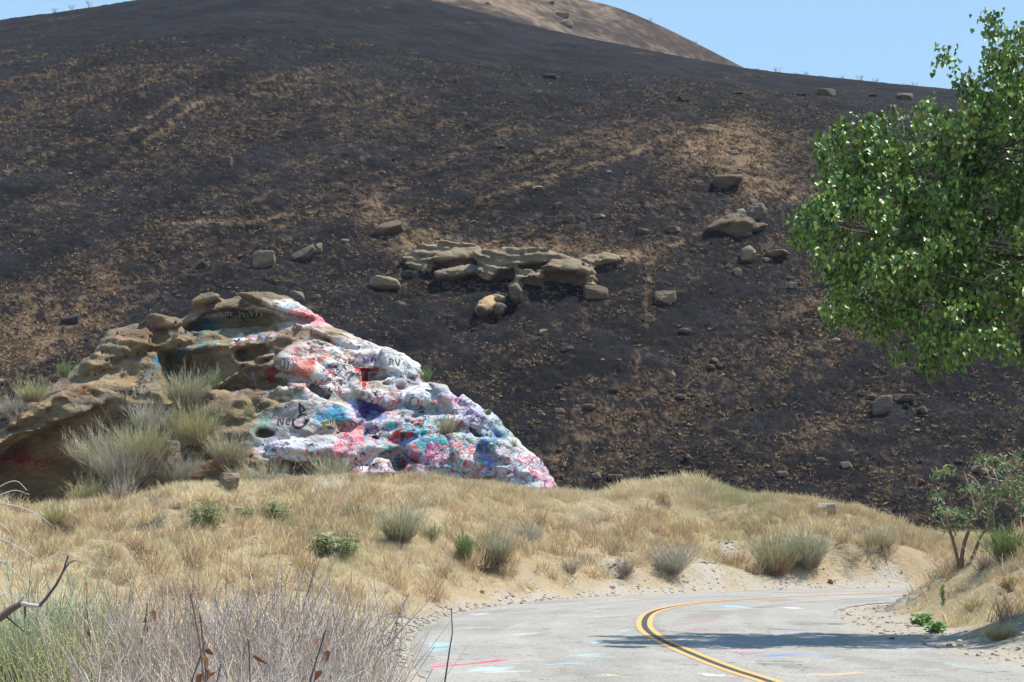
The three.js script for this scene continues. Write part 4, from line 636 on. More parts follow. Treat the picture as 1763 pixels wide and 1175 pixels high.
function hillStone(px, py, w, h, mat, label, { deep = 0.8, name = 'boulder', n = 16, group, tilt = 0, base } = {}) {
  const foot = base ?? hit(px, py + h * 0.42), D = -foot.z, W = w / F * D / 2 * 0.92, H = h / F * D / 2 * 0.95;
  const m = mesh(name, stoneGeo(n, W * 1.05, H * 1.1, W * deep), MS[mat]); m.position.set(foot.x, foot.y + H * 0.55, foot.z); m.rotation.z = tilt;
  return tag(m, label, 'rock', group);
}
[[390, 277, 24, 20, 'brown', 'lone squarish brown boulder high on the burnt slope above the graffiti rock'], [946, 131, 24, 12, 'dark', 'dark blackened boulder on the smooth upper slope'], [1176, 170, 22, 11, 'dark', 'small dark boulder on the upper slope left of the saddle'], [1270, 160, 20, 9, 'dark', 'low dark rock just below the saddle'],
  [1420, 160, 44, 17, 'brown', 'jagged brown rock pile near the skyline'], [1558, 165, 30, 18, 'brown', 'rounded brown boulder near the skyline beside the tree'], [1503, 163, 16, 9, 'dark', 'small dark rock between the two skyline boulders'], [1380, 163, 18, 7, 'dark', 'flat dark rock beside the skyline rock pile'],
  [455, 444, 44, 32, 'tan', 'pale tan cracked rock above the top of the graffiti outcrop'], [524, 436, 48, 26, 'brown', 'leaning brown slab with dark underside above the graffiti outcrop', 0.5], [549, 425, 12, 20, 'tan', 'small upright tan stone beside the leaning slab'], [664, 393, 62, 24, 'brown', 'long sloping brown ledge left of the central cliff', 0.35], [664, 484, 62, 28, 'olive', 'undercut tan ledge below and left of the central cliff'],
  [771, 410, 17, 15, 'grey', 'small grey block sitting on top of the central cliff'], [980, 377, 19, 15, 'brown', 'small brown block above the central cliff'], [896, 403, 12, 12, 'dark', 'small black stone just above the central cliff'], [962, 352, 14, 12, 'brown', 'small brown stone on open burnt slope above the cliff'], [926, 323, 22, 10, 'tan', 'flat tan stone high above the central cliff'],
  [1302, 362, 46, 34, 'grey', 'smooth round grey boulder on the right hand outcrop'], [1145, 509, 40, 24, 'olive', 'domed olive boulder right of the central cliff'], [1026, 500, 50, 26, 'brown', 'brown block at the right foot of the central cliff'], [1117, 547, 24, 14, 'olive', 'small pointed tan stone on the bare gully track'], [1160, 395, 30, 14, 'brown', 'broken brown ledge between cliff and right hand outcrop'], [1108, 398, 24, 12, 'brown', 'little brown ledge left of the broken ledge'],
  [1520, 694, 40, 36, 'grey', 'blocky grey boulder low on the slope under the tree'], [1555, 684, 40, 13, 'brown', 'flat slab lying behind the blocky grey boulder'], [1587, 633, 28, 22, 'brown', 'brown boulder just below the tree crown'], [1458, 800, 24, 12, 'pale', 'pale flat stone low on the burnt slope'], [1156, 645, 15, 16, 'tan', 'small pair forming tan stone in mid slope below the gully'], [977, 600, 26, 14, 'dark', 'black angular rock in the middle of the lower slope'], [1272, 705, 20, 9, 'brown', 'low brown stone in the speckled lower slope'], [1365, 490, 18, 12, 'tan', 'tan chip of rock left of the tree crown'], [1270, 466, 16, 14, 'tan', 'pale block below the right hand outcrop'], [1440, 585, 16, 9, 'tan', 'tan stone just under the low left edge of the tree crown'], [936, 570, 16, 10, 'tan', 'tan wedge shaped stone below the central cliff'], [700, 470, 24, 14, 'dark', 'black hollow rock at the left foot of the central cliff'], [347, 455, 16, 14, 'dark', 'black stone on the slope up from the graffiti outcrop'], [120, 550, 40, 20, 'dark', 'black rock behind the left end of the outcrop'], [512, 508, 30, 22, 'grey', 'rounded grey boulder directly behind the painted summit'], [545, 510, 16, 8, 'tan', 'small flat tan stone beside the boulder behind the summit'],
  [740, 395, 10, 8, 'tan', 'tiny tan stone above the left end of the cliff'], [1032, 372, 24, 8, 'tan', 'flat sunlit tan flake above the cliff'], [690, 523, 18, 12, 'brown', 'pair like brown stone below the undercut ledge']].forEach(([x, y, w, h, m, l, t]) => hillStone(x, y, w, h, m, l, { tilt: t ?? 0 }));
// far peak stones
for (const [px, py, w, h, l] of [[969, 24, 24, 16, 'upper grey boulder of the stack on the far brown peak'], [973, 37, 26, 16, 'lower grey boulder of the stack on the far brown peak'], [1096, 84, 22, 9, 'pale boulder on the far brown peak near the saddle'], [841, 4, 14, 9, 'small tan boulder at the top edge of the far peak'], [948, 3, 14, 9, 'tan boulder at the top of the far peak']]) {
  const [a, e] = tang(px, py + h * 0.3); let D = 230; while (D < 300 && farY(a * D, D) < EYE + e * D) D += 0.2; const p = V(a * D, EYE + e * D, -D), W = w / F * D / 2, H = h / F * D / 2;
  const m = mesh('boulder', stoneGeo(12, W, H, W), MS.tan); m.position.copy(p); tag(m, l, 'rock');
}
// many little stones nobody would tell apart
for (let i = 0, k = 0; i < 900 && k < 130; i++) {
  const px = rs() * 1763, py = 215 + Math.pow(rs(), 0.8) * 620; if (noise(px * 0.006, py * 0.008, 3) < -0.05) continue;
  const p = hit(px, py, 78); if (-p.z < 79) continue; k++;
  const s = 0.09 + 0.2 * rs() ** 2, m = mesh('small_stone', stoneVariants[k % 9], [MS.tan, MS.brown, MS.brown, MS.grey, MS.dark][k % 5]);
  m.position.set(p.x, p.y + s * 0.3, p.z); m.scale.set(s * 1.3, s, s); m.rotation.y = rs() * 6; tag(m, 'small loose stone scattered on the burnt slope', 'stone', 'loose stones on the burnt slope');
}
// central cliff and the right-hand outcrop
function ledgeThing(name, label, base, D0, list, mat) {
  const g = thing(name, label, 'rock', base);
  for (const [poly, face, o = {}] of list) {
    let cx = 0, cy = 0; poly.forEach(([x, y]) => { cx += x / poly.length; cy += y / poly.length; });
    const D = -hit(cx, cy, 78).z - (o.fwd ?? 0.3);
    rockPiece(o.name ?? 'ledge', poly, { thick: 2, front: 0.7, amp: 0.13, freq: 1.3, grow: 1.16, ...o, face, D, mat: o.mat ?? mat });
  }
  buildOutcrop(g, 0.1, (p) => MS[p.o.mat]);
  return g;
}
const UPF = [0, 0.75, 0.66], DN = [-0.25, -0.42, 0.87];
ledgeThing('hillside_cliff', 'long tan sandstone cliff with dark caves in the middle of the burnt slope', hit(880, 500, 78), 108, [
  [[[702, 446], [728, 426], [760, 419], [800, 424], [850, 438], [846, 470], [800, 480], [745, 478], [710, 460]], [-0.05, 0.5, 0.86], { fwd: 0.0, amp: 0.28, strata: 0.7, freq: 1.8, name: 'cliff_face' }], [[[830, 436], [880, 430], [950, 438], [1010, 462], [1014, 496], [980, 510], [930, 508], [880, 494], [842, 478]], [-0.05, 0.3, 0.95], { fwd: 0.7, amp: 0.28, strata: 0.7, freq: 1.8, name: 'cliff_face' }], [[[1000, 446], [1040, 436], [1072, 442], [1062, 452], [1015, 462]], UPF, { amp: 0.2 }],
  [[[740, 448], [790, 428], [840, 430], [880, 437], [870, 446], [820, 449], [770, 455]], UPF, { fwd: 0.7 }], [[[868, 442], [905, 432], [946, 441], [950, 452], [905, 458], [874, 455]], UPF, { fwd: 1.0 }], [[[935, 462], [958, 447], [985, 449], [1012, 466], [1010, 474], [960, 470]], [0.1, 0.7, 0.7], { fwd: 1.9, front: 0.8 }], [[[752, 468], [800, 458], [846, 462], [850, 474], [800, 480], [760, 480]], UPF, { fwd: 0.8 }], [[[877, 496], [888, 488], [898, 494], [899, 512], [888, 520], [878, 512]], [-0.3, 0, 0.95], { fwd: 1.6, name: 'boulder', mat: 'brown' }],
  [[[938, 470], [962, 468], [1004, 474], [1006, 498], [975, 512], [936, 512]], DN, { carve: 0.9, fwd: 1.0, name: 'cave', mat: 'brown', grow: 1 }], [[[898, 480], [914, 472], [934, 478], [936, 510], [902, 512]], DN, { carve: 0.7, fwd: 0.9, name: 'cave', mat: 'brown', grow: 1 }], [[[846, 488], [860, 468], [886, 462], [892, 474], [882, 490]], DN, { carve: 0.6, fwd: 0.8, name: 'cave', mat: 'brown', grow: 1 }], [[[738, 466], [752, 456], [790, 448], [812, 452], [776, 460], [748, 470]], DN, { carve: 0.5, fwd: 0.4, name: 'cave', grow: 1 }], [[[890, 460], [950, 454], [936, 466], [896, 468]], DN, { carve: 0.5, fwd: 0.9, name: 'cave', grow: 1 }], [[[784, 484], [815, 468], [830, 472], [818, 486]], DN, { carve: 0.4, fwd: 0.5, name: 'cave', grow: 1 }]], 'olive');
ledgeThing('broken_rock', 'freshly broken golden yellow rock below the hillside cliff', hit(846, 540, 78), 108, [[[[832, 516], [846, 508], [852, 524], [846, 536], [836, 538], [820, 540], [822, 524]], [0.3, 0.5, 0.8], { mat: 'gold', fwd: 0.9, n: 18, name: 'block' }], [[[842, 512], [856, 506], [872, 512], [868, 522], [852, 522]], [0, 0.3, 0.95], { mat: 'olive', fwd: 0.7, name: 'block' }], [[[852, 524], [866, 522], [872, 530], [862, 544], [852, 542]], [-0.2, 0.1, 0.97], { mat: 'brown', fwd: 0.6, name: 'block' }], [[[818, 536], [828, 526], [842, 534], [840, 544], [824, 545]], DN, { mat: 'brown', fwd: 0.6, name: 'block' }]], 'olive');
ledgeThing('hillside_outcrop', 'dark angular rock outcrop under the round boulder near the tree', hit(1270, 410, 78), 108, [[[[1214, 396], [1240, 378], [1270, 366], [1272, 380], [1250, 392], [1224, 400]], UPF, { mat: 'brown', fwd: 1.0, n: 22, name: 'slab' }], [[[1228, 400], [1256, 386], [1280, 376], [1296, 384], [1288, 410], [1262, 420], [1244, 412]], DN, { mat: 'brown', front: 0.4, name: 'wall_face' }], [[[1266, 366], [1280, 360], [1284, 376], [1272, 382]], UPF, { mat: 'grey', fwd: 0.8, name: 'block' }], [[[1290, 392], [1312, 384], [1320, 390], [1300, 402]], UPF, { mat: 'brown', name: 'block' }], [[[1318, 434], [1350, 430], [1358, 440], [1324, 444]], DN, { mat: 'brown', name: 'ledge', fwd: 0.5 }], [[[1230, 306], [1275, 302], [1276, 312], [1252, 326], [1230, 328]], DN, { mat: 'brown', name: 'ledge', fwd: 0.5 }], [[[1278, 432], [1290, 424], [1302, 440], [1290, 452], [1276, 450]], [-0.2, 0.2, 0.95], { mat: 'olive', name: 'block' }]], 'olive');
// stones by the road and on the mound
hillStone(1055, 1010, 10, 9, 'pink', 'small stone sprayed pale pink at the roadside', { name: 'roadside_stone', n: 10, base: hit(1055, 1014) });
hillStone(1418, 872, 46, 22, 'pale', 'pale sandy boulder half buried in grass on the mound crest', { n: 16, base: hit(1418, 884) });
hillStone(898, 1040, 7, 6, 'brown', 'brown stone at the outer edge of the bend', { name: 'roadside_stone', n: 8 });
hillStone(1536, 1100, 10, 7, 'brown', 'small brown stone in the tree shadow on the turnout', { name: 'roadside_stone', n: 8 });
hillStone(1430, 1001, 10, 10, 'grey', 'grey stone on the gravel below the paired brown shrubs', { name: 'roadside_stone', n: 8 });
hillStone(830, 1018, 9, 7, 'pale', 'pale stone at the foot of the grassy spur', { name: 'roadside_stone', n: 8 });
hillStone(395, 822, 40, 34, 'olive', 'tan angular boulder among shrubs below the outcrop', { n: 14, base: hit(395, 840) });
hillStone(295, 775, 34, 40, 'olive', 'tan block in the shade between grey shrubs', { n: 14, base: V(at(295, 790, 66).x, at(295, 790, 66).y, -66) });

// ---------------------------------------------------------------- plants
const rv = rng(2024);
const plantMat = (r, g, b, o = {}) => new THREE.MeshPhysicalMaterial({ color: C(r, g, b), vertexColors: true, roughness: 0.9, side: THREE.DoubleSide, ...o });
const MP = {
  straw: new THREE.MeshPhysicalMaterial({ color: C(1, 1, 1), roughness: 0.85, side: THREE.DoubleSide, transmission: 0.25, thickness: 0 }),
  stub: new THREE.MeshStandardMaterial({ color: C(1, 1, 1), roughness: 0.95, side: THREE.DoubleSide }),
  sage: plantMat(1, 1, 1, { transmission: 0.2, thickness: 0 }), twig: plantMat(1, 1, 1), leaf: plantMat(1, 1, 1, { transmission: 0.4, thickness: 0, roughness: 0.85 }),
  glossy: new THREE.MeshPhysicalMaterial({ color: C(1, 1, 1), vertexColors: true, roughness: 0.36, side: THREE.DoubleSide, specularIntensity: 0.9 }),
};
class Strips { // ribbons, prisms and leaves collected into one geometry
  constructor() { this.p = []; this.c = []; this.i = []; }
  blade(pts, w0, w1, col, side) {
    const n0 = this.p.length / 3;
    pts.forEach((q, i) => { const t = i / (pts.length - 1), w = lerp(w0, w1, t) / 2; this.p.push(q.x - side.x * w, q.y - side.y * w, q.z - side.z * w, q.x + side.x * w, q.y + side.y * w, q.z + side.z * w); this.c.push(...col, ...col); if (i) { const a = n0 + i * 2 - 2; this.i.push(a, a + 1, a + 3, a, a + 3, a + 2); } });
  }
  tube(pts, r0, r1, col, sides = 3) {
    const n0 = this.p.length / 3;
    pts.forEach((q, i) => {
      const a = pts[Math.max(0, i - 1)], b = pts[Math.min(pts.length - 1, i + 1)], d = b.clone().sub(a).normalize(), u = V(d.y, -d.x, 0.3).cross(d).normalize(), v = d.clone().cross(u), r = lerp(r0, r1, i / (pts.length - 1));
      for (let k = 0; k < sides; k++) { const t = k / sides * 6.2832; this.p.push(q.x + (u.x * Math.cos(t) + v.x * Math.sin(t)) * r, q.y + (u.y * Math.cos(t) + v.y * Math.sin(t)) * r, q.z + (u.z * Math.cos(t) + v.z * Math.sin(t)) * r); this.c.push(...col); }
      if (i) for (let k = 0; k < sides; k++) { const A = n0 + (i - 1) * sides + k, B = n0 + (i - 1) * sides + (k + 1) % sides; this.i.push(A, B, B + sides, A, B + sides, A + sides); }
    });
  }
  leaf(o, dir, up, len, wid, col, fold = 0.25) { // a broad leaf, two halves folded along the midrib
    const s = dir.clone().cross(up).normalize(), n = s.clone().cross(dir).normalize(), n0 = this.p.length / 3;
    const q = (a, b, h) => { const v = o.clone().addScaledVector(dir, a * len).addScaledVector(s, b * wid).addScaledVector(n, h * wid); this.p.push(v.x, v.y, v.z); this.c.push(...col); };
    q(0, 0, 0); q(0.08, 0.36, fold); q(0.34, 0.5, fold); q(0.7, 0.26, fold * 0.4); q(1, 0, -fold * 0.5); q(0.7, -0.26, fold * 0.4); q(0.34, -0.5, fold); q(0.08, -0.36, fold); q(0.45, 0, 0);
    for (let k = 0; k < 8; k++) this.i.push(n0 + 8, n0 + k, n0 + (k + 1) % 8);
  }
  build() { return geom(this.p, this.i, { col: this.c }); }
}
const jit = (c, j) => { const k = 1 + (rv() - 0.5) * 2 * j; return [c[0] * k, c[1] * k, c[2] * k]; };
const hv = () => { const a = rv() * 6.283; return V(Math.cos(a), 0, Math.sin(a)); };
const bend = (o, d, len, droop, n = 3) => { const pts = [o.clone()], q = o.clone(), v = d.clone(); for (let i = 0; i < n; i++) { q.addScaledVector(v, len / n); pts.push(q.clone()); v.y -= droop / n; v.x += (rv() - 0.5) * 0.2; v.z += (rv() - 0.5) * 0.2; v.normalize(); } return pts; };

// dry grass: tufts of blades, tens of thousands
function tuftGeo(n, h, spread, w, droop) {
  const s = new Strips();
  for (let i = 0; i < n; i++) { const o = hv().multiplyScalar(spread * rv()), d = hv().multiplyScalar(0.15 + 0.55 * rv()).add(V(0, 1, 0)).normalize(), side = hv(); s.blade(bend(o, d, h * (0.5 + 0.6 * rv()), droop * rv()), w, w * 0.3, [1, 1, 1], side); }
  const g = s.build(); g.deleteAttribute('color'); return g;
}
function scatter(name, geos, mat, spots, label) { // spots: [point, scale xyz, turn, colour]
  const g = new THREE.Group(); g.name = numbered(name); g.userData.kind = 'stuff'; scene.add(g); g.userData.label = label; g.userData.category = 'grass';
  const m = new THREE.Matrix4(), q = new THREE.Quaternion(), col = new THREE.Color();
  geos.forEach((geo, gi) => {
    const mine = spots.filter((_, i) => i % geos.length === gi), im = new THREE.InstancedMesh(geo, mat, mine.length); im.name = 'tufts'; im.userData.kind = 'stuff'; im.castShadow = im.receiveShadow = true;
    mine.forEach(([p, s, t, c], i) => { q.setFromAxisAngle(V(0, 1, 0), t); im.setMatrixAt(i, m.compose(p, q, s)); im.setColorAt(i, col.setRGB(...c)); }); g.add(im);
  });
  return g;
}
{
  const geos = [0, 1, 2, 3, 4].map(() => tuftGeo(16, 0.34, 0.13, 0.011, 0.9)), spots = [];
  const GREEN = [[360, 890, 50, 16], [580, 940, 60, 22], [500, 905, 90, 26], [640, 905, 30, 20], [160, 985, 60, 30], [1290, 880, 60, 20], [1450, 900, 40, 20], [1120, 835, 60, 14], [100, 1090, 90, 50], [1600, 950, 90, 20], [330, 905, 30, 14]].map(([px, py, w, h]) => { const p = hit(px, py), q = hit(px, py - h); return [p.x, -p.z, w / F * -p.z, Math.max(1, Math.abs(q.z - p.z))]; });
  const green = (x, D) => { let g = 0; for (const [a, b, w, h] of GREEN) g = Math.max(g, Math.exp(-(((x - a) / w) ** 2) - ((D - b) / h) ** 2)); return g; };
  const put = (x, D, dens) => {
    const s = roadSide(x, -D); if (s > -HALF_L - 0.35 && s < HALF_R + 0.6) return;
    let b = bare(x, D); for (const [hx, hd, w, l] of HOLLOWS) { const q = ((x - hx) / w) ** 2 + ((D - hd) / l) ** 2; if (q < 1.2) b = Math.max(b, 0.85); }
    const clump = 0.5 + fbm(x * 0.55, D * 0.55, 4.4, 3) * 1.3;
    if (rv() > dens * (1.05 - b) * (0.45 + 0.9 * clump)) return;
    const y = nearY(x, D) - 0.02, a = x / D, crest = sstep(0.55, 0.95, (D - interp(FOOT, a)) / (interp(CREST, a) - interp(FOOT, a)));
    const low = s < 0 ? sstep(0.4, 2.5, -s - HALF_L) : sstep(0.6, 3, s - HALF_R);
    const h = (0.3 + 0.35 * crest + 0.55 * clump * clump) * (0.35 + 0.65 * low) * (0.75 + 0.5 * rv()) * (1 - 0.4 * b) * (1 + 0.9 * crest * Math.exp(-(((a - 0.088) / 0.03) ** 2)) + 0.4 * crest * Math.exp(-(((a - 0.15) / 0.03) ** 2)));
    const g = green(x, D) * clamp(0.4 + 1.6 * fbm(x * 1.1, D * 1.1, 5.5, 2)), t = clamp(0.5 + 2.4 * fbm(x * 0.3, D * 0.3, 9.9, 3) + (rv() - 0.5) * 0.5);
    let c = mix3([0.72, 0.61, 0.36], [0.5, 0.36, 0.21], t); c = mix3(c, [0.76, 0.69, 0.48], rv() * 0.6); c = mix3(c, [0.26, 0.33, 0.09], clamp(g) * 0.85); c = jit(c, 0.18);
    spots.push([V(x, y, -D), V(h * (0.9 + 0.4 * rv()), h, h * (0.9 + 0.4 * rv())), rv() * 6.28, c]);
  };
  for (let i = 0; i < 185000; i++) { const a = -0.3 + 0.6 * rv(), D = 27 + 44 * Math.sqrt(rv()); if (a * D > 9 && D < 50 && rv() < 0.3) continue; put(a * D, D, 1); }
  for (let i = 0; i < 26000; i++) { const D = 12 + 20 * rv(), a = -0.34 + 0.33 * rv(); put(a * D, D, 0.9); }
  for (let i = 0; i < 14000; i++) { const D = 24 + 24 * rv(), x = 6 + 7 * rv(); put(x, D, 1); }
  for (let i = 0; i < 9000; i++) { // taller bunches
    const a = -0.3 + 0.6 * rv(), D = 29 + 38 * Math.sqrt(rv()), x = a * D, s = roadSide(x, -D); if (s > -HALF_L - 0.9 && s < HALF_R + 1.5) continue;
    if (bare(x, D) > 0.55 || fbm(x * 0.6, D * 0.6, 2.2, 2) < -0.05) continue;
    const h = 0.75 + 0.7 * rv(), c = jit(mix3([0.68, 0.56, 0.32], [0.42, 0.29, 0.165], rv()), 0.2), y = nearY(x, D) - 0.02;
    for (let k = 0; k < 3; k++) spots.push([V(x + (rv() - 0.5) * 0.25, y, -D + (rv() - 0.5) * 0.25), V(h * 1.2, h * (0.7 + 0.4 * rv()), h * 1.2), rv() * 6.28, jit(c, 0.15)]);
  }
  scatter('dry_grass', geos, MP.straw, spots, 'dry golden grass covering the mound and the road banks');
  console.log('grass', spots.length);
}
{ // burnt stubble on the hill
  const geos = [0, 1, 2].map(() => tuftGeo(6, 0.2, 0.1, 0.03, 1.6)), spots = [];
  for (let i = 0; i < 230000; i++) {
    const a = (-60 - CX) / F + rv() * 1900 / F, D = 82 + 66 * Math.pow(rv(), 1.25), x = a * D; const y = hillY(x, D), e = (y - EYE) / D;
    let t = 0.1; for (const [ta, te, w, h, s] of TAN) { const q = ((a - ta) / w) ** 2 + ((e - te) / h) ** 2; if (q < 6) t += s * Math.exp(-q); }
    const al = x * 0.8 + y * 0.6, ac = y * 0.85 - x * 0.5;
    t += 0.22 * noise(al * 0.045, ac * 0.16, 3.3) + 0.3 * noise(al * 0.06, ac * 0.6, 6.3) + 0.7 * fbm(x * 0.9, y * 1.2, D * 0.7, 2);
    if (rv() > 0.16 + t * 0.85) continue;
    const s = 0.6 + 1.0 * rv(), k = rv();
    const c = k < 0.2 ? jit([0.03, 0.026, 0.024], 0.4) : jit(mix3([0.16, 0.105, 0.062], [0.46, 0.33, 0.19], rv() * clamp(0.55 + t)), 0.2);
    spots.push([V(x, y + 0.1 * fbm(x * 0.8, y * 1.1, D * 0.7, 2), -D), V(s * 1.15, s * 0.5, s * 1.15), rv() * 6.28, c]);
  }
  scatter('burnt_stubble', geos, MP.stub, spots, 'straw coloured remnants of burnt grass speckling the black slope');
  console.log('stubble', spots.length);
}
{ // gravel along the road and on bare ground
  const spots = [];
  for (let i = 0; i < 60000 && spots.length < 11000; i++) {
    const a = -0.16 + 0.46 * rv(), D = 24 + 36 * rv(), x = a * D, s = roadSide(x, -D), o = s < 0 ? -s - HALF_L : s - HALF_R; if (o < 0.05 || o > 12) continue;
    if (rv() > (bare(x, D) * (o < 2.2 ? 1 : 0.7) - 0.1) * (s > 0 ? 0.3 : 1)) continue; const k = 0.009 + 0.035 * rv() ** 5 + (o > 0.8 ? 0.006 : 0);
    spots.push([V(x, nearY(x, D) + k * 0.3, -D), V(k * 1.3, k, k), rv() * 6, jit(mix3([0.42, 0.36, 0.28], [0.26, 0.22, 0.17], rv()), 0.15)]);
  }
  const g = scatter('gravel', stoneVariants.slice(0, 3).map(() => stoneGeo(3, 1, 0.7, 0.9)), new THREE.MeshStandardMaterial({ color: C(1, 1, 1), roughness: 0.95 }), spots, 'loose grey gravel and pebbles beside the road'); g.userData.category = 'gravel';
}

// --- shrubs: woody stems below, fine leafy shoots above
function shrubParts(w, h, { stems = 420, stemCol = [0.26, 0.2, 0.15], leafCol = [0.33, 0.34, 0.2], up = 0.36, leafFrom = 0.45, bw = 0.0095, droop = 0.25, shoots = 5 }) {
  const A = new Strips(), B = new Strips(), clumps = Array.from({ length: 9 }, (_, i) => ({ o: hv().multiplyScalar(i ? w * 0.3 * Math.sqrt(rv()) : 0), h: i ? 0.55 + 0.45 * rv() : 1, tint: 0.85 + 0.3 * rv() }));
  for (let i = 0; i < stems; i++) {
    const cl = clumps[i % 9], r = Math.sqrt(rv()), d = hv(), lean = r * (1 - up) * 1.7, dir = d.clone().multiplyScalar(lean * clamp(w / h, 0.6, 1.5) * 0.8).add(hv().multiplyScalar(0.16)).add(cl.o.clone().multiplyScalar(0.7 / h)).add(V(0, 1, 0)).normalize();
    const o = d.clone().multiplyScalar(0.07 * w * r).add(cl.o.clone().multiplyScalar(0.5)).add(V(0, -0.06, 0)), L = h * cl.h * (0.5 + 0.52 * rv()) * (1 - 0.25 * r * r) / Math.max(0.6, dir.y), pts = bend(o, dir, L, -0.15 + droop * rv() * r, 4), k = Math.min(3, Math.max(1, Math.round(4 * (leafFrom + (rv() - 0.5) * 0.5))));
    A.blade(pts.slice(0, k + 2 > 5 ? 5 : k + 2), bw * 1.1, bw * 0.55, jit(stemCol, 0.35), hv());
    for (let q = 0; q < shoots; q++) { const st = pts[Math.max(1, k - (q % 2))].clone().lerp(pts[Math.min(4, k + 1)], rv() * 0.8), v = pts[4].clone().sub(pts[2]).normalize().add(V(rv() - 0.5, rv() - 0.4, rv() - 0.5).multiplyScalar(1.1)).normalize(); B.blade(bend(st, v, L * (0.1 + 0.2 * rv()), -0.2, 2), bw * 1.2, bw * 0.4, jit(leafCol, 0.3).map((x) => x * cl.tint), hv()); }
  }
  return [A.build(), B.build()];
}
const KIND = { sage: { leafCol: [0.46, 0.45, 0.28], stemCol: [0.32, 0.25, 0.19] }, grey: { leafCol: [0.5, 0.47, 0.36], stemCol: [0.34, 0.29, 0.25] }, green: { leafCol: [0.2, 0.3, 0.08], stemCol: [0.2, 0.18, 0.1], up: 0.7 }, red: { leafCol: [0.38, 0.38, 0.21], stemCol: [0.3, 0.17, 0.1], leafFrom: 0.6 }, dry: { leafCol: [0.5, 0.42, 0.32], stemCol: [0.32, 0.25, 0.2], shoots: 2 }, olive: { leafCol: [0.46, 0.45, 0.22], stemCol: [0.3, 0.22, 0.13] } };
const onMound = (px, py, D) => { const p = at(px, py, D); p.y = nearY(p.x, D) - 0.03; return p; };
function shrub(px, py, w, h, kind, label, o = {}) { // base place in the photograph, size in photograph steps
  const p = o.p ?? hit(px, py), k = -p.z / F, t = thing(o.name ?? 'shrub', label, o.cat ?? 'shrub', p, o.group);
  const [a, b] = shrubParts(w * k * 0.92, h * k * 0.95, { ...KIND[kind], stems: o.stems ?? Math.round(clamp(w * h / 11, 150, 800)), ...o });
  mesh('stems', a, MP.twig, t); mesh('foliage', b, MP.sage, t); return t;
}
const onRock = (px, py, D) => at(px, py, D);
[[690, 930, 100, 92, 'sage', 'large rounded grey green shrub on the grassy spur left of the bend'], [735, 932, 50, 46, 'red', 'small brownish shrub touching the large rounded grey green shrub'], [800, 965, 48, 70, 'green', 'bright green upright shrub beside the hollow in the bank'], [852, 970, 80, 86, 'sage', 'grey shrub rooted at the dark hollow in the bank'], [905, 942, 72, 66, 'grey', 'grey shrub right of the hollow in the bank'], [1155, 986, 88, 74, 'grey', 'dry grey shrub left of the dirt path'], [1335, 990, 90, 96, 'red', 'reddish brown based shrub right of the dirt path', { stems: 600 }], [1392, 976, 90, 100, 'sage', 'tall green topped shrub behind the reddish one'], [1515, 946, 76, 62, 'sage', 'dome shaped shrub standing alone on the right of the mound'], [606, 892, 46, 44, 'sage', 'small olive shrub below the footpath'], [1075, 992, 40, 66, 'dry', 'dead dark shrub on the gravelly bank'], [575, 822, 100, 92, 'sage', 'tall wispy sage shrub in front of the painted lower slab', { stems: 520, p: onMound(572, 826, 64.5) }], [452, 838, 110, 84, 'sage', 'wide sage shrub left of the footpath end', { p: onMound(452, 838, 63.5) }], [345, 842, 70, 50, 'olive', 'low olive shrub beside the tan angular boulder', { p: onMound(345, 842, 63) }], [980, 985, 60, 46, 'dry', 'low dry shrub on the bank above the bend'], [1240, 905, 50, 30, 'olive', 'low yellowish shrub above the dirt path'], [1630, 985, 60, 44, 'dry', 'low brown shrub beside the small tree trunks'], [1700, 980, 80, 50, 'dry', 'dry brown shrub behind the right bank'], [100, 905, 80, 60, 'olive', 'olive shrub in the shade line under the left wall'], [205, 870, 40, 90, 'dry', 'thin dry shrub below the big sage clump']].forEach(([x, y, w, h, k, l, o]) => shrub(x, y, w, h, k, l, o));
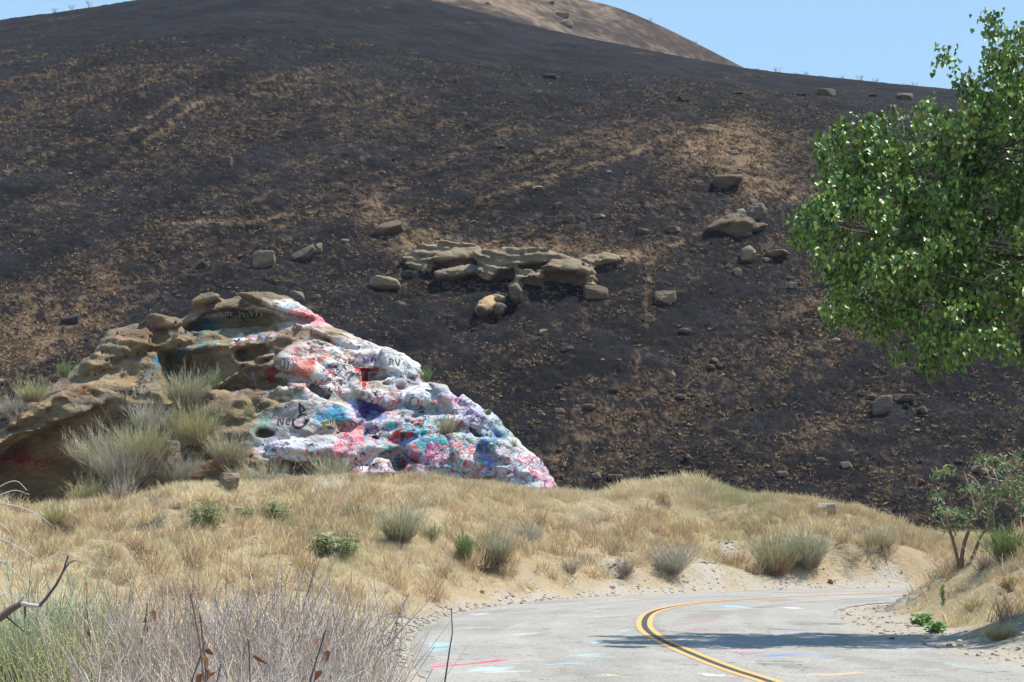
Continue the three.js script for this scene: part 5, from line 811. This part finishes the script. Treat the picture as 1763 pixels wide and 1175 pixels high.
// clump in front of the left wall and plants growing on the rock itself
[[215, 840, 150, 130, 66, 'grey', 'biggest grey sage shrub in front of the shaded wall'], [165, 812, 90, 90, 67, 'sage', 'sage shrub leaning against the shaded wall'], [335, 765, 110, 100, 66.8, 'olive', 'olive sage shrub below the blue tags'], [318, 700, 96, 84, 67.6, 'sage', 'upper sage shrub under the blue painted ledge'], [262, 745, 90, 80, 67.2, 'grey', 'grey sage shrub between the wall and the upper sage'], [368, 668, 30, 50, 68, 'green', 'little green shrub beside the V tag'], [375, 712, 60, 44, 67.6, 'dry', 'grey dry shrub at the foot of the V tag slab'], [428, 718, 26, 36, 67.4, 'olive', 'small olive tuft shrub left of the lower painted block'], [768, 748, 44, 56, 66.2, 'sage', 'sage shrub growing from a crack in the painted slope', { stems: 260 }], [733, 656, 34, 38, 68.6, 'green', 'small green shrub on the ridge by the white boulder'], [840, 712, 24, 16, 69.5, 'green', 'tiny green tuft shrub behind the right spur'], [885, 770, 16, 22, 68.3, 'olive', 'tiny dry tuft shrub on the right edge of the outcrop'], [112, 648, 44, 46, 69.6, 'green', 'round green shrub on the left ridge skyline'], [55, 690, 70, 56, 68.9, 'olive', 'pale olive shrub on the left ridge'], [18, 715, 80, 54, 68.4, 'grey', 'grey shrub at the far left of the ridge'], [40, 730, 60, 40, 68.2, 'grey', 'low grey shrub hanging over the shaded wall'], [250, 800, 120, 100, 66, 'olive', 'olive sage shrub at the foot of the biggest grey sage'], [395, 800, 90, 80, 66, 'sage', 'sage shrub between the tan bank and the footpath shrub'], [150, 870, 90, 70, 65, 'olive', 'low olive sage shrub before the biggest grey sage'], [300, 830, 90, 70, 65.5, 'grey', 'grey sage shrub above the green weeds'], [300, 580, 24, 22, 70.2, 'dry', 'dry tuft shrub in the notch beside the small knob']].forEach(([x, y, w, h, D, k, l, o]) => { const p = at(x, y, x < 300 && y > 700 ? D : surfRow(y) - 0.25); const gy = nearY(p.x, D); if (p.y < gy) p.y = gy; const z = x < 480 && y > 660 ? 1.06 : 1; shrub(x, y, w * z, h * z, k, l, { p, ...o }); });
// green weeds
for (const [px, py, w, h, l] of [[470, 897, 50, 30, 'bright green leafy weed below the footpath'], [360, 905, 70, 40, 'wide patch of green weed in the dry grass'], [595, 958, 70, 40, 'green weed clump below the small olive shrub'], [420, 900, 44, 24, 'faint green weed between the two larger weeds'], [555, 955, 40, 34, 'green weed at the edge of the spur']]) {
  const p = hit(px, py), k = -p.z / F, t = thing('weed', l, 'weed', p), S = new Strips(), L = new Strips();
  for (let i = 0; i < 60; i++) { const o = hv().multiplyScalar(w * k * 0.5 * rv()), pts = bend(o, hv().multiplyScalar(0.3).add(V(0, 1, 0)).normalize(), h * k * (0.5 + 0.6 * rv()), 0.1); S.blade(pts, 0.012, 0.006, jit([0.16, 0.2, 0.06], 0.2), hv()); for (let q = 0; q < 9; q++) { const b = pts[1 + (q % 3)].clone().add(hv().multiplyScalar(0.03)); L.leaf(b, hv().add(V(0, 0.5 * rv(), 0)).normalize(), V(0, 1, 0), 0.07, 0.045, jit([0.13, 0.25, 0.06], 0.3)); } }
  mesh('stems', S.build(), MP.twig, t); mesh('leaves', L.build(), MP.leaf, t).userData.kind = 'stuff';
}
// --- near left: pale dead brush, sage and yellow flowers close to the camera
function brushParts(w, h, n, col, { fork = 3, r = 0.0035 } = {}) {
  const A = new Strips(), B = new Strips();
  for (let i = 0; i < n; i++) {
    const d = hv(), q = Math.sqrt(rv()), o = d.clone().multiplyScalar(w * 0.42 * q).add(V(0, -0.05, 0)), dir = d.clone().multiplyScalar(0.35 * q + 0.15).add(hv().multiplyScalar(0.25)).add(V(0, 1, 0)).normalize(), L = h * (0.55 + 0.5 * rv()), pts = bend(o, dir, L, 0.1, 4), c = jit(col, 0.25);
    A.tube(pts, r, r * 0.55, c);
    for (let f = 0; f < fork; f++) { const s = pts[1 + (f % 4 > 2 ? 2 : f % 3)].clone().lerp(pts[2 + (f % 3 > 1 ? 1 : f % 2)], rv()), v = dir.clone().add(hv().multiplyScalar(0.7)).normalize(), tw = bend(s, v, L * (0.2 + 0.25 * rv()), -0.2, 3); B.tube(tw, r * 0.6, r * 0.3, jit(c, 0.2)); if (rv() < 0.5) B.tube(bend(tw[2], v.clone().add(hv().multiplyScalar(0.9)).normalize(), L * 0.14, 0, 2), r * 0.45, r * 0.25, jit(c, 0.2)); }
  }
  return [A.build(), B.build()];
}
const protoBrush = [0, 1, 2].map((i) => brushParts(1.0, 1.0, 100, [[0.55, 0.46, 0.38], [0.45, 0.35, 0.28], [0.6, 0.52, 0.44]][i], { fork: 6, r: 0.0046 }));
[[330, 11.5, 1.0, 1.4, 'pale grey dead brush in the middle of the foreground'], [420, 12.2, 1.0, 1.48, 'tallest pale dead brush of the foreground thicket'], [500, 12.4, 0.9, 1.38, 'pale dead brush right of the tallest one'], [545, 13.0, 0.7, 1.2, 'dead brush nearest the road edge'], [270, 11.0, 0.9, 1.05, 'dead brush beside the yellow flowering plants'], [390, 9.5, 1.0, 1.12, 'dense dead brush behind the curled brown leaves'], [470, 9.6, 0.8, 1.15, 'dense dead brush at the bottom centre left'], [280, 9.2, 0.8, 0.98, 'dead brush low at the bottom left'], [510, 10.3, 0.7, 1.1, 'dead brush at the bottom close to the verge'], [450, 14.0, 1.1, 1.36, 'dead brush at the back of the thicket'], [340, 14.5, 1.2, 1.36, 'dead brush at the back near the spur'], [120, 9.2, 1.0, 0.8, 'dead brush in the bottom left corner'], [30, 9.0, 1.0, 0.74, 'leftmost dead brush of the bottom corner'], [190, 10.0, 0.9, 0.86, 'dead brush between corner and thicket']].forEach(([px, D, w, h, l], i) => {
  const x = (px - CX) / F * D, t = thing('dead_brush', l, 'brush', V(x, nearY(x, D), -D), 'dead brush thicket in the foreground'), [a, b] = protoBrush[i % 3];
  mesh('stems', a, MP.twig, t); mesh('twigs', b, MP.twig, t); t.scale.set(w * 1.1, h, w * 1.1); t.rotation.y = rv() * 6.28;
});
shrub(0, 0, 380, 285, 'sage', 'big pale green sage bush filling the left foreground', { p: (() => { const D = 20, x = (70 - CX) / F * D; return V(x, nearY(x, D), -D); })(), stems: 1200, leafCol: [0.46, 0.5, 0.34], stemCol: [0.3, 0.27, 0.2], bw: 0.009, up: 0.62, shoots: 5 });
shrub(0, 0, 170, 250, 'green', 'yellow green broom like bush in front of the pale sage', { p: (() => { const D = 17.5, x = (165 - CX) / F * D; return V(x, nearY(x, D), -D); })(), stems: 700, bw: 0.007, up: 0.7, leafCol: [0.27, 0.36, 0.08] });
shrub(0, 0, 300, 250, 'dry', 'dry brown weeds behind the dead brush thicket', { p: (() => { const D = 17, x = (420 - CX) / F * D; return V(x, nearY(x, D), -D); })(), stems: 700, bw: 0.006, up: 0.6, leafCol: [0.5, 0.42, 0.28], stemCol: [0.4, 0.3, 0.2] });
for (const [px, D, l] of [[60, 12.5, 'yellow flowering plant at the far left'], [130, 12.0, 'yellow flowering plant beside the broom like bush'], [190, 13.5, 'small yellow flowering plant near the thicket']]) {
  const x = (px - CX) / F * D, t = thing('flowering_plant', l, 'plant', V(x, nearY(x, D), -D)), S = new Strips(), B = new Strips();
  for (let i = 0; i < 130; i++) { const o = hv().multiplyScalar(0.3 * rv()), pts = bend(o, hv().multiplyScalar(0.35).add(V(0, 1, 0)).normalize(), 0.85 + 0.45 * rv(), 0.2, 4); S.blade(pts, 0.006, 0.003, jit([0.32, 0.36, 0.14], 0.25), hv()); for (let k = 0; k < 5; k++) B.leaf(pts[2 + (k % 3)].clone().add(V((rv() - 0.5) * 0.1, (rv() - 0.5) * 0.1, (rv() - 0.5) * 0.1)), hv(), V(0, 1, 0), 0.014, 0.014, jit(rv() < 0.5 ? [0.7, 0.62, 0.08] : [0.4, 0.42, 0.14], 0.2)); }
  mesh('stems', S.build(), MP.sage, t); mesh('flowers', B.build(), MP.leaf, t).userData.kind = 'stuff';
}
// seed stalks rising from the brush
for (const [px, D, h, l] of [[360, 13, 1.5, 'dark seed stalk left of the thicket crest'], [405, 13.5, 1.52, 'dark seed stalk with round heads'], [300, 12.5, 1.42, 'thin seed stalk over the sage'], [455, 12.8, 1.5, 'tallest seed stalk leaning right'], [630, 13.2, 1.2, 'seed stalk next to the verge'], [655, 13.6, 1.16, 'seed stalk closest to the road']]) {
  const x = (px - CX) / F * D, t = thing('seed_stalk', l, 'stalk', V(x, nearY(x, D), -D)), S = new Strips(), B = new Strips();
  for (let i = 0; i < 5; i++) { const pts = bend(V((rv() - 0.5) * 0.1, -0.03, (rv() - 0.5) * 0.1), V((rv() - 0.3) * 0.35, 1, (rv() - 0.5) * 0.2).normalize(), h * 1.1 * (0.75 + 0.25 * rv()), 0.05, 6); S.tube(pts, 0.0035, 0.002, jit([0.2, 0.16, 0.13], 0.2)); for (let k = 0; k < 7; k++) { const q = pts[3 + (k % 4)].clone().add(V((rv() - 0.5) * 0.07, (rv() - 0.3) * 0.08, (rv() - 0.5) * 0.07)); for (let m = 0; m < 3; m++) B.leaf(q, hv().add(V(0, rv() - 0.3, 0)).normalize(), V(0, 1, 0.1).normalize(), 0.014, 0.016, jit([0.14, 0.1, 0.08], 0.3)); } }
  mesh('stems', S.build(), MP.twig, t); mesh('seed_heads', B.build(), MP.twig, t).userData.kind = 'stuff';
}
// plant with curled brown leaves, bottom
for (const [px, D, h, n, l] of [[415, 8.0, 1.46, 12, 'dead stalk with large curled rust brown leaves'], [385, 8.2, 1.36, 7, 'smaller dead stalk with curled leaves left of the large one'], [275, 8.4, 1.26, 5, 'thin dead stalk with few curled brown leaves'], [190, 12, 1.4, 14, 'rust brown leafy dead stem among the grey brush']]) {
  const x = (px - CX) / F * D, t = thing('dead_stalk', l, 'stalk', V(x, nearY(x, D), -D)), S = new Strips();
  const stems = [0, 1].map((k) => { const pts = bend(V(k * 0.05, -0.03, 0), V((k - 0.3) * 0.16, 1, 0).normalize(), h * (1 - 0.08 * k), 0.12, 8); S.tube(pts, 0.006, 0.003, jit([0.13, 0.08, 0.06], 0.2), 5); return pts; });
  mesh('stem', S.build(), MP.twig, t);
  for (let i = 0; i < n; i++) { const L = new Strips(), m = stems[i % 2], a = 4 + (i % 4), q = m[a].clone().lerp(m[a + 1], rv()), d0 = V((rv() - 0.5) * 2, -0.3 - rv(), rv() - 0.5).normalize(); L.tube([q, q.clone().addScaledVector(d0, 0.02)], 0.002, 0.0015, [0.16, 0.09, 0.06]); q.addScaledVector(d0, 0.02); L.leaf(q, d0, hv(), 0.035 + 0.06 * rv(), 0.012 + 0.02 * rv(), jit([0.24, 0.105, 0.045], 0.4), 0.4 + 0.9 * rv()); mesh('leaf', L.build(), MP.leaf, t); }
}
{ // bare dark stalk beside the road
  const D = 7, x = (763 - CX) / F * D, t = thing('dry_stalk', 'single thin dark bare stalk standing in front of the road', 'stalk', V(x, nearY(x, D), -D)), S = new Strips();
  const a = at(766, 1175, D), b = at(774, 1120, D), c = at(779, 1090, D), e = at(777, 1048, D); S.tube([V(0, -0.05, 0), V(a.x - x - 0.01, 0.7, 0), ...[a, b, c, e].map((p) => p.sub(t.position))], 0.0042, 0.0018, [0.07, 0.05, 0.045], 5); mesh('stem', S.build(), MP.twig, t);
}
{ // dead branches reaching in from the left
  const D = 7.5, P = (px, py, d = D) => at(px, py, d), root = P(-420, 1150), t = thing('dead_branch', 'dark forked dead branch reaching in from the left edge', 'branch', V(root.x, nearY(root.x, D), -D)), S = new Strips(), W = new Strips();
  const go = (B, pts, r0, r1, c) => B.tube(pts.map((p) => p.clone().sub(t.position)), r0, r1, c, 6);
  const D1 = [0.11, 0.085, 0.075], D2 = [0.42, 0.38, 0.36];
  go(S, [V(root.x, nearY(root.x, D) - 0.1, -D), P(-250, 1130), P(-60, 1090), P(0, 1064), P(18, 1050), P(35, 1040)], 0.022, 0.011, D1); go(S, [P(35, 1040), P(52, 1043), P(67, 1044)], 0.01, 0.008, D2); go(S, [P(67, 1044), P(78, 1032), P(96, 1008), P(108, 985), P(117, 957)], 0.007, 0.003, D1); go(S, [P(108, 985), P(118, 970), P(130, 965)], 0.004, 0.002, D1); go(S, [P(35, 1040), P(40, 1028)], 0.006, 0.004, D2); go(S, [P(10, 1062), P(25, 1075), P(40, 1088)], 0.005, 0.002, D1); go(S, [P(42, 1043), P(43, 1056), P(42, 1066)], 0.005, 0.003, D1); mesh('branch', S.build(), MP.twig, t);
  const t2 = thing('dead_twigs', 'fan of thin bleached white twigs at the left edge', 'branch', V(root.x, nearY(root.x, 8) - 0.02, -8)), T2 = new Strips(), D3 = [0.5, 0.48, 0.46];
  const g3 = (pts, r0, r1) => T2.tube(new THREE.CatmullRomCurve3(pts.map(([x, y]) => P(x, y, 8).sub(t2.position)), false, 'centripetal').getPoints(18), r0, r1, jit(D3, 0.12), 5);
  T2.tube([V(0, -0.1, 0), P(-260, 1060, 8).sub(t2.position), P(-120, 960, 8).sub(t2.position)], 0.02, 0.012, D3, 6);
  for (const l of [[[-120, 960], [-40, 880], [0, 838], [28, 829], [46, 845]], [[-40, 880], [0, 853], [26, 845], [50, 852]], [[-120, 960], [-40, 880], [0, 870], [30, 872], [70, 890], [88, 905]], [[-120, 960], [0, 866], [28, 880], [60, 884]], [[-120, 960], [-30, 925], [0, 928], [22, 945], [36, 962]], [[0, 928], [40, 948], [70, 968]], [[-120, 960], [-30, 955], [0, 966], [36, 966]], [[-10, 960], [26, 985], [44, 1002]], [[0, 902], [15, 915], [22, 930]], [[-60, 1000], [0, 1020], [30, 1030]]]) g3(l, 0.0028, 0.001);
  mesh('twigs', T2.build(), MP.twig, t2);
}
// --- cottonwood on the right
{
  const D0 = 31, bx = 12.2, base = V(bx, nearY(bx, D0), -D0), t = thing('cottonwood_tree', 'leafy green cottonwood tree overhanging the road on the right', 'tree', base), rt = rng(99);
  const loc = (px, py, d) => at(px, py, d).sub(base);
  const clumps = [[1640, 400, 0.85], [1560, 375, 0.75], [1650, 270, 0.75], [1720, 395, 0.85], [1550, 450, 0.6], [1440, 270, 0.35], [1400, 375, 0.3], [1680, 570, 0.55], [1470, 250, 0.62], [1455, 330, 0.5], [1420, 385, 0.42], [1480, 400, 0.62], [1500, 310, 0.7], [1560, 240, 0.6], [1590, 320, 0.85], [1620, 220, 0.6], [1690, 130, 0.6], [1700, 220, 0.85], [1750, 80, 0.55], [1780, 150, 0.9], [1680, 330, 0.95], [1600, 430, 0.9], [1510, 480, 0.65], [1460, 455, 0.4], [1465, 530, 0.4], [1540, 550, 0.6], [1630, 540, 0.7], [1620, 600, 0.38], [1700, 470, 0.95], [1760, 560, 0.7], [1780, 380, 1.1], [1860, 250, 1.2], [1880, 480, 1.2], [1960, 340, 1.4], [2000, 140, 1.2], [2020, 520, 1.2], [1900, 60, 1.0], [2120, 300, 1.5], [2200, 450, 1.4], [2220, 160, 1.3], [2300, 320, 1.3]];
  const B = new Strips(), bark = [0.24, 0.2, 0.16];
  const trunk = [V(0, -0.3, 0), V(-0.1, 1.5, 0), V(0.1, 3, 0.1), V(-0.2, 4.6, 0), V(-0.3, 6.4, 0.1), V(-0.2, 8.6, 0)];
  B.tube(trunk, 0.24, 0.05, bark, 9);
  const centres = clumps.map(([px, py, r], i) => ({ c: loc(px, py, D0 - 0.4 + (rt() - 0.5) * 3.4), r }));
  for (const { c, r } of centres) { const s = trunk[Math.min(4, 1 + Math.floor(rt() * 4))].clone(), m = s.clone().lerp(c, 0.5).add(V((rt() - 0.5) * 0.5, 0.25, (rt() - 0.5) * 0.4)); B.tube([s, m, c.clone().lerp(m, 0.2), c], 0.028, 0.007, jit([0.075, 0.062, 0.05], 0.15), 5); for (let k = 0; k < 7; k++) { const v = V(rt() - 0.5, rt() - 0.5, rt() - 0.5).normalize().multiplyScalar(0.8 * Math.min(1, r)); B.tube([c.clone().lerp(m, 0.12), c.clone().addScaledVector(v, 0.3), c.clone().add(v)], 0.009, 0.003, [0.26, 0.22, 0.18], 4); } }
  mesh('trunk', B.build(), MP.twig, t);
  const crown = new Strips(), big = [];
  const oneLeaf = (S, o, L, col) => { const d = V(rt() - 0.5, -0.2 - rt() * 0.8, rt() - 0.5).normalize(), n = V((rt() - 0.5) * 1.7 + 0.3, 0.4 + rt() * 0.9, (rt() - 0.25) * 1.3).normalize(); S.leaf(o, d, n, L, L * 0.95, col, 0.14 + 0.2 * rt()); };
  for (const { c, r } of centres) {
    const n = Math.round(1150 * (r + 0.06) ** 1.9) + 210, subs = Array.from({ length: 8 + Math.round(r * 8) }, () => c.clone().add(V(rt() - 0.5, (rt() - 0.5), rt() - 0.5).normalize().multiplyScalar(r * (0.4 + 0.75 * rt()))));
    for (let i = 0; i < n; i++) {
      const s = subs[(rt() * subs.length) | 0], o = s.clone().add(V(rt() + rt() - 1, rt() + rt() - 1, rt() + rt() - 1).multiplyScalar(0.22 + 0.06 * r));
      const k = rt(), col = k < 0.03 ? [0.3, 0.28, 0.05] : mix3([0.045, 0.1, 0.014], [0.26, 0.4, 0.06], rt() ** 1.2);
      const w = o.clone().add(base), [px, py] = rowOf(w);
      if (big.length < 280 && px < 1763 && -w.z < 30.6 && rt() < 0.14) { big.push([o, 0.105 + 0.03 * rt(), col]); continue; }
      oneLeaf(crown, o, 0.06 + 0.045 * rt(), col);
    }
  }
  const cr = mesh('crown', crown.build(), MP.glossyLeaf ?? (MP.glossyLeaf = new THREE.MeshPhysicalMaterial({ color: C(1, 1, 1), vertexColors: true, roughness: 0.45, transmission: 0.22, thickness: 0, side: THREE.DoubleSide })), t); cr.userData.kind = 'stuff';
  const leafGeos = [0, 1, 2].map(() => null);
  for (const [o, L, col] of big) { const S = new Strips(); oneLeaf(S, V(0, 0, 0), L, col); const m = mesh('leaf', S.build(), MP.glossyLeaf, t); m.position.copy(o); }
  console.log('leaves', crown.i.length / 24);
}
// --- small tree with three reddish trunks and the shrub beside it
{
  const p = hit(1655, 985), k = -p.z / F, t = thing('small_tree', 'small open tree with three reddish trunks at the end of the road', 'tree', p), A = new Strips(), L = new Strips(), T = new Strips();
  const q = (px, py, dz = 0) => V((px - 1655) * k, (985 - py) * k, dz);
  const limb = (list, r0, r1, c = [0.2, 0.11, 0.075]) => A.tube(list, r0, r1, jit(c, 0.15), 6);
  limb([q(1653, 988), q(1650, 965), q(1642, 930), q(1634, 905), q(1628, 870), q(1624, 835)], 0.045, 0.018); limb([q(1655, 988), q(1657, 960), q(1662, 935), q(1672, 910), q(1682, 895), q(1690, 860, 0.3)], 0.055, 0.02); limb([q(1658, 988), q(1668, 975), q(1680, 950), q(1690, 925), q(1700, 912), q(1715, 880, -0.3)], 0.05, 0.02); limb([q(1690, 950), q(1700, 952), q(1702, 930)], 0.014, 0.008); limb([q(1642, 930), q(1650, 915), q(1655, 905)], 0.012, 0.006);
  for (const l of [[[1682, 895], [1668, 840], [1662, 812]], [[1668, 840], [1665, 856]], [[1690, 860], [1705, 830], [1700, 800]], [[1700, 845], [1680, 825], [1670, 818]], [[1715, 880], [1735, 840], [1742, 800]], [[1735, 830], [1700, 822]], [[1715, 880], [1716, 830], [1713, 810], [1704, 796]], [[1716, 820], [1740, 800], [1750, 802]], [[1740, 800], [1752, 790], [1745, 780]], [[1628, 870], [1620, 850]]]) T.tube(l.map(([x, y]) => q(x, y, (rv() - 0.5) * 0.6)), 0.014, 0.006, jit([0.42, 0.36, 0.3], 0.15), 4);
  for (const [px, py, rx, ry, n] of [[1625, 812, 17, 14, 90], [1618, 850, 14, 12, 50], [1626, 880, 14, 16, 90], [1640, 908, 14, 10, 50], [1672, 840, 20, 16, 90], [1690, 880, 24, 16, 150], [1715, 850, 28, 24, 190], [1745, 830, 26, 26, 190], [1730, 800, 26, 18, 110], [1770, 860, 26, 40, 220], [1665, 900, 16, 12, 60], [1700, 790, 20, 12, 60], [1760, 790, 20, 18, 90], [1655, 880, 14, 12, 50]]) for (let i = 0; i < n * 0.62; i++) { const o = q(px + (rv() + rv() - 1) * rx, py + (rv() + rv() - 1) * ry, (rv() - 0.5) * 1.4), c = rv() < 0.05 ? [0.3, 0.12, 0.04] : mix3([0.07, 0.13, 0.04], [0.2, 0.26, 0.09], rv()); L.leaf(o, V(rv() - 0.5, -0.6 * rv(), rv() - 0.5).normalize(), V((rv() - 0.5), 0.7, rv() - 0.3).normalize(), 0.1 + 0.06 * rv(), 0.045, c); }
  mesh('trunk', A.build(), MP.twig, t); mesh('twigs', T.build(), MP.twig, t); mesh('crown', L.build(), MP.leaf, t).userData.kind = 'stuff';
}
shrub(1738, 962, 110, 90, 'green', 'yellow green willowy shrub at the right edge', { leafCol: [0.24, 0.32, 0.1], stems: 500, up: 0.5 });
for (const [px, py, w, h, n, l] of [[1588, 1078, 44, 26, 150, 'upper bright green broad leaved plant at the foot of the bank'], [1613, 1092, 34, 26, 130, 'lower bright green broad leaved plant on the turnout edge']]) {
  const p = hit(px, py), k = -p.z / F, t = thing('leafy_plant', l, 'plant', p), S = new Strips();
  const L = new Strips(); for (let i = 0; i < 16; i++) S.tube(bend(V(0, -0.02, 0), hv().multiplyScalar(0.9).add(V(0, 0.7, 0)).normalize(), w * k * 0.5, 0.5), 0.005, 0.003, [0.12, 0.17, 0.05]);
  mesh('stems', S.build(), MP.twig, t);
  for (let i = 0; i < n; i++) { const o = V((rv() + rv() - 1) * w * k * 0.5, rv() * h * k * 0.7, (rv() - 0.5) * w * k * 0.7), d = hv().add(V(0, 0.3, 0)).normalize(), u = V(rv() - 0.5, 1, rv() - 0.5).normalize(), c = jit([0.13, 0.32, 0.05], 0.25); if (i < 26) { const Q = new Strips(); Q.leaf(V(0, 0, 0), d, u, 0.09, 0.07, c); mesh('leaf', Q.build(), MP.leaf, t).position.copy(o); } else L.leaf(o, d, u, 0.08, 0.06, c); }
  mesh('leaves', L.build(), MP.leaf, t).userData.kind = 'stuff';
}
{ const p = hit(1624, 1046), t = thing('tall_weed', 'tall narrow green weed stalk in front of the far road', 'weed', p), k = -p.z / F, S = new Strips(), L = new Strips(); S.tube([V(0, -0.03, 0), V(0, 18 * k, 0), V(0.02, 36 * k, 0)], 0.008, 0.004, [0.14, 0.18, 0.08], 5); for (let i = 0; i < 90; i++) L.leaf(V(0, rv() * 36 * k, 0), hv().add(V(0, 0.9, 0)).normalize(), hv(), 0.07, 0.02, jit([0.15, 0.22, 0.08], 0.25)); mesh('stem', S.build(), MP.twig, t); mesh('leaves', L.build(), MP.leaf, t).userData.kind = 'stuff'; }
for (const [px, py, w, h, k, l] of [[1680, 1050, 60, 40, 'dry', 'tan dry tussock on top of the right bank'], [1745, 1010, 70, 40, 'olive', 'olive dry tussock high on the right bank'], [1720, 1100, 80, 46, 'olive', 'shaded dry tussock on the right bank face'], [1660, 1020, 40, 26, 'dry', 'small brown tussock at the end of the right bank']]) shrub(px, py, w, h, k, l, { name: 'tussock', leafCol: [0.5, 0.4, 0.2], stemCol: [0.36, 0.27, 0.16], bw: 0.008, stems: 300, cat: 'grass tuft' });
// burnt bare shrubs along the skyline
[[1318, 'first burnt twiggy shrub right of the saddle on the skyline'], [1355, 'tallest burnt skyline shrub near the saddle'], [1390, 'burnt skyline shrub above the dark flat rock'], [1408, 'burnt skyline shrub left of the rock pile'], [1437, 'burnt skyline shrub above the rock pile'], [1470, 'burnt skyline shrub right of the rock pile'], [1502, 'forked burnt skyline shrub'], [1530, 'thin burnt skyline shrub before the rounded boulder'], [1578, 'burnt skyline shrub beside the tree crown'], [1600, 'last burnt skyline shrub at the tree crown'], [1130, 'burnt shrub on the steep far skyline'], [1210, 'lower burnt shrub on the steep far skyline'], [62, 'burnt shrub on the left skyline'], [93, 'second burnt shrub on the left skyline'], [215, 'burnt shrub on the left skyline near the top edge'], [125, 'third burnt shrub on the left skyline']].forEach(([px, l], i) => {
  const a = (px - CX) / F / 1.018, far = px > 1100 && px < 1300; let D = far ? 299 : interp(SKD, a) - 1; const x = a * D, y = far ? farY(x, D) : hillY(x, D), t = thing('burnt_shrub', l, 'shrub', V(x, y - 0.05, -D)), S = new Strips(), h = (0.55 + 0.5 * rv()) * (px === 1355 || px === 1502 ? 1.4 : 1);
  for (let k = 0; k < 9; k++) { const pts = bend(V(0, 0, 0), hv().multiplyScalar(0.45).add(V(0, 1, 0)).normalize(), h * (0.6 + 0.4 * rv()), 0.1); S.tube(pts, 0.02, 0.008, [0.16, 0.13, 0.13]); S.tube(bend(pts[2], hv().multiplyScalar(0.8).add(V(0, 1, 0)).normalize(), h * 0.3, 0), 0.012, 0.005, [0.16, 0.13, 0.13]); }
  mesh('twigs', S.build(), MP.twig, t);
});

{ let n = 0; scene.traverse((o) => { if (o.isMesh && !o.isInstancedMesh) n += (o.geometry.index ? o.geometry.index.count : o.geometry.attributes.position.count) / 3; }); console.log('triangles', Math.round(n)); }
renderer.render(scene, camera);
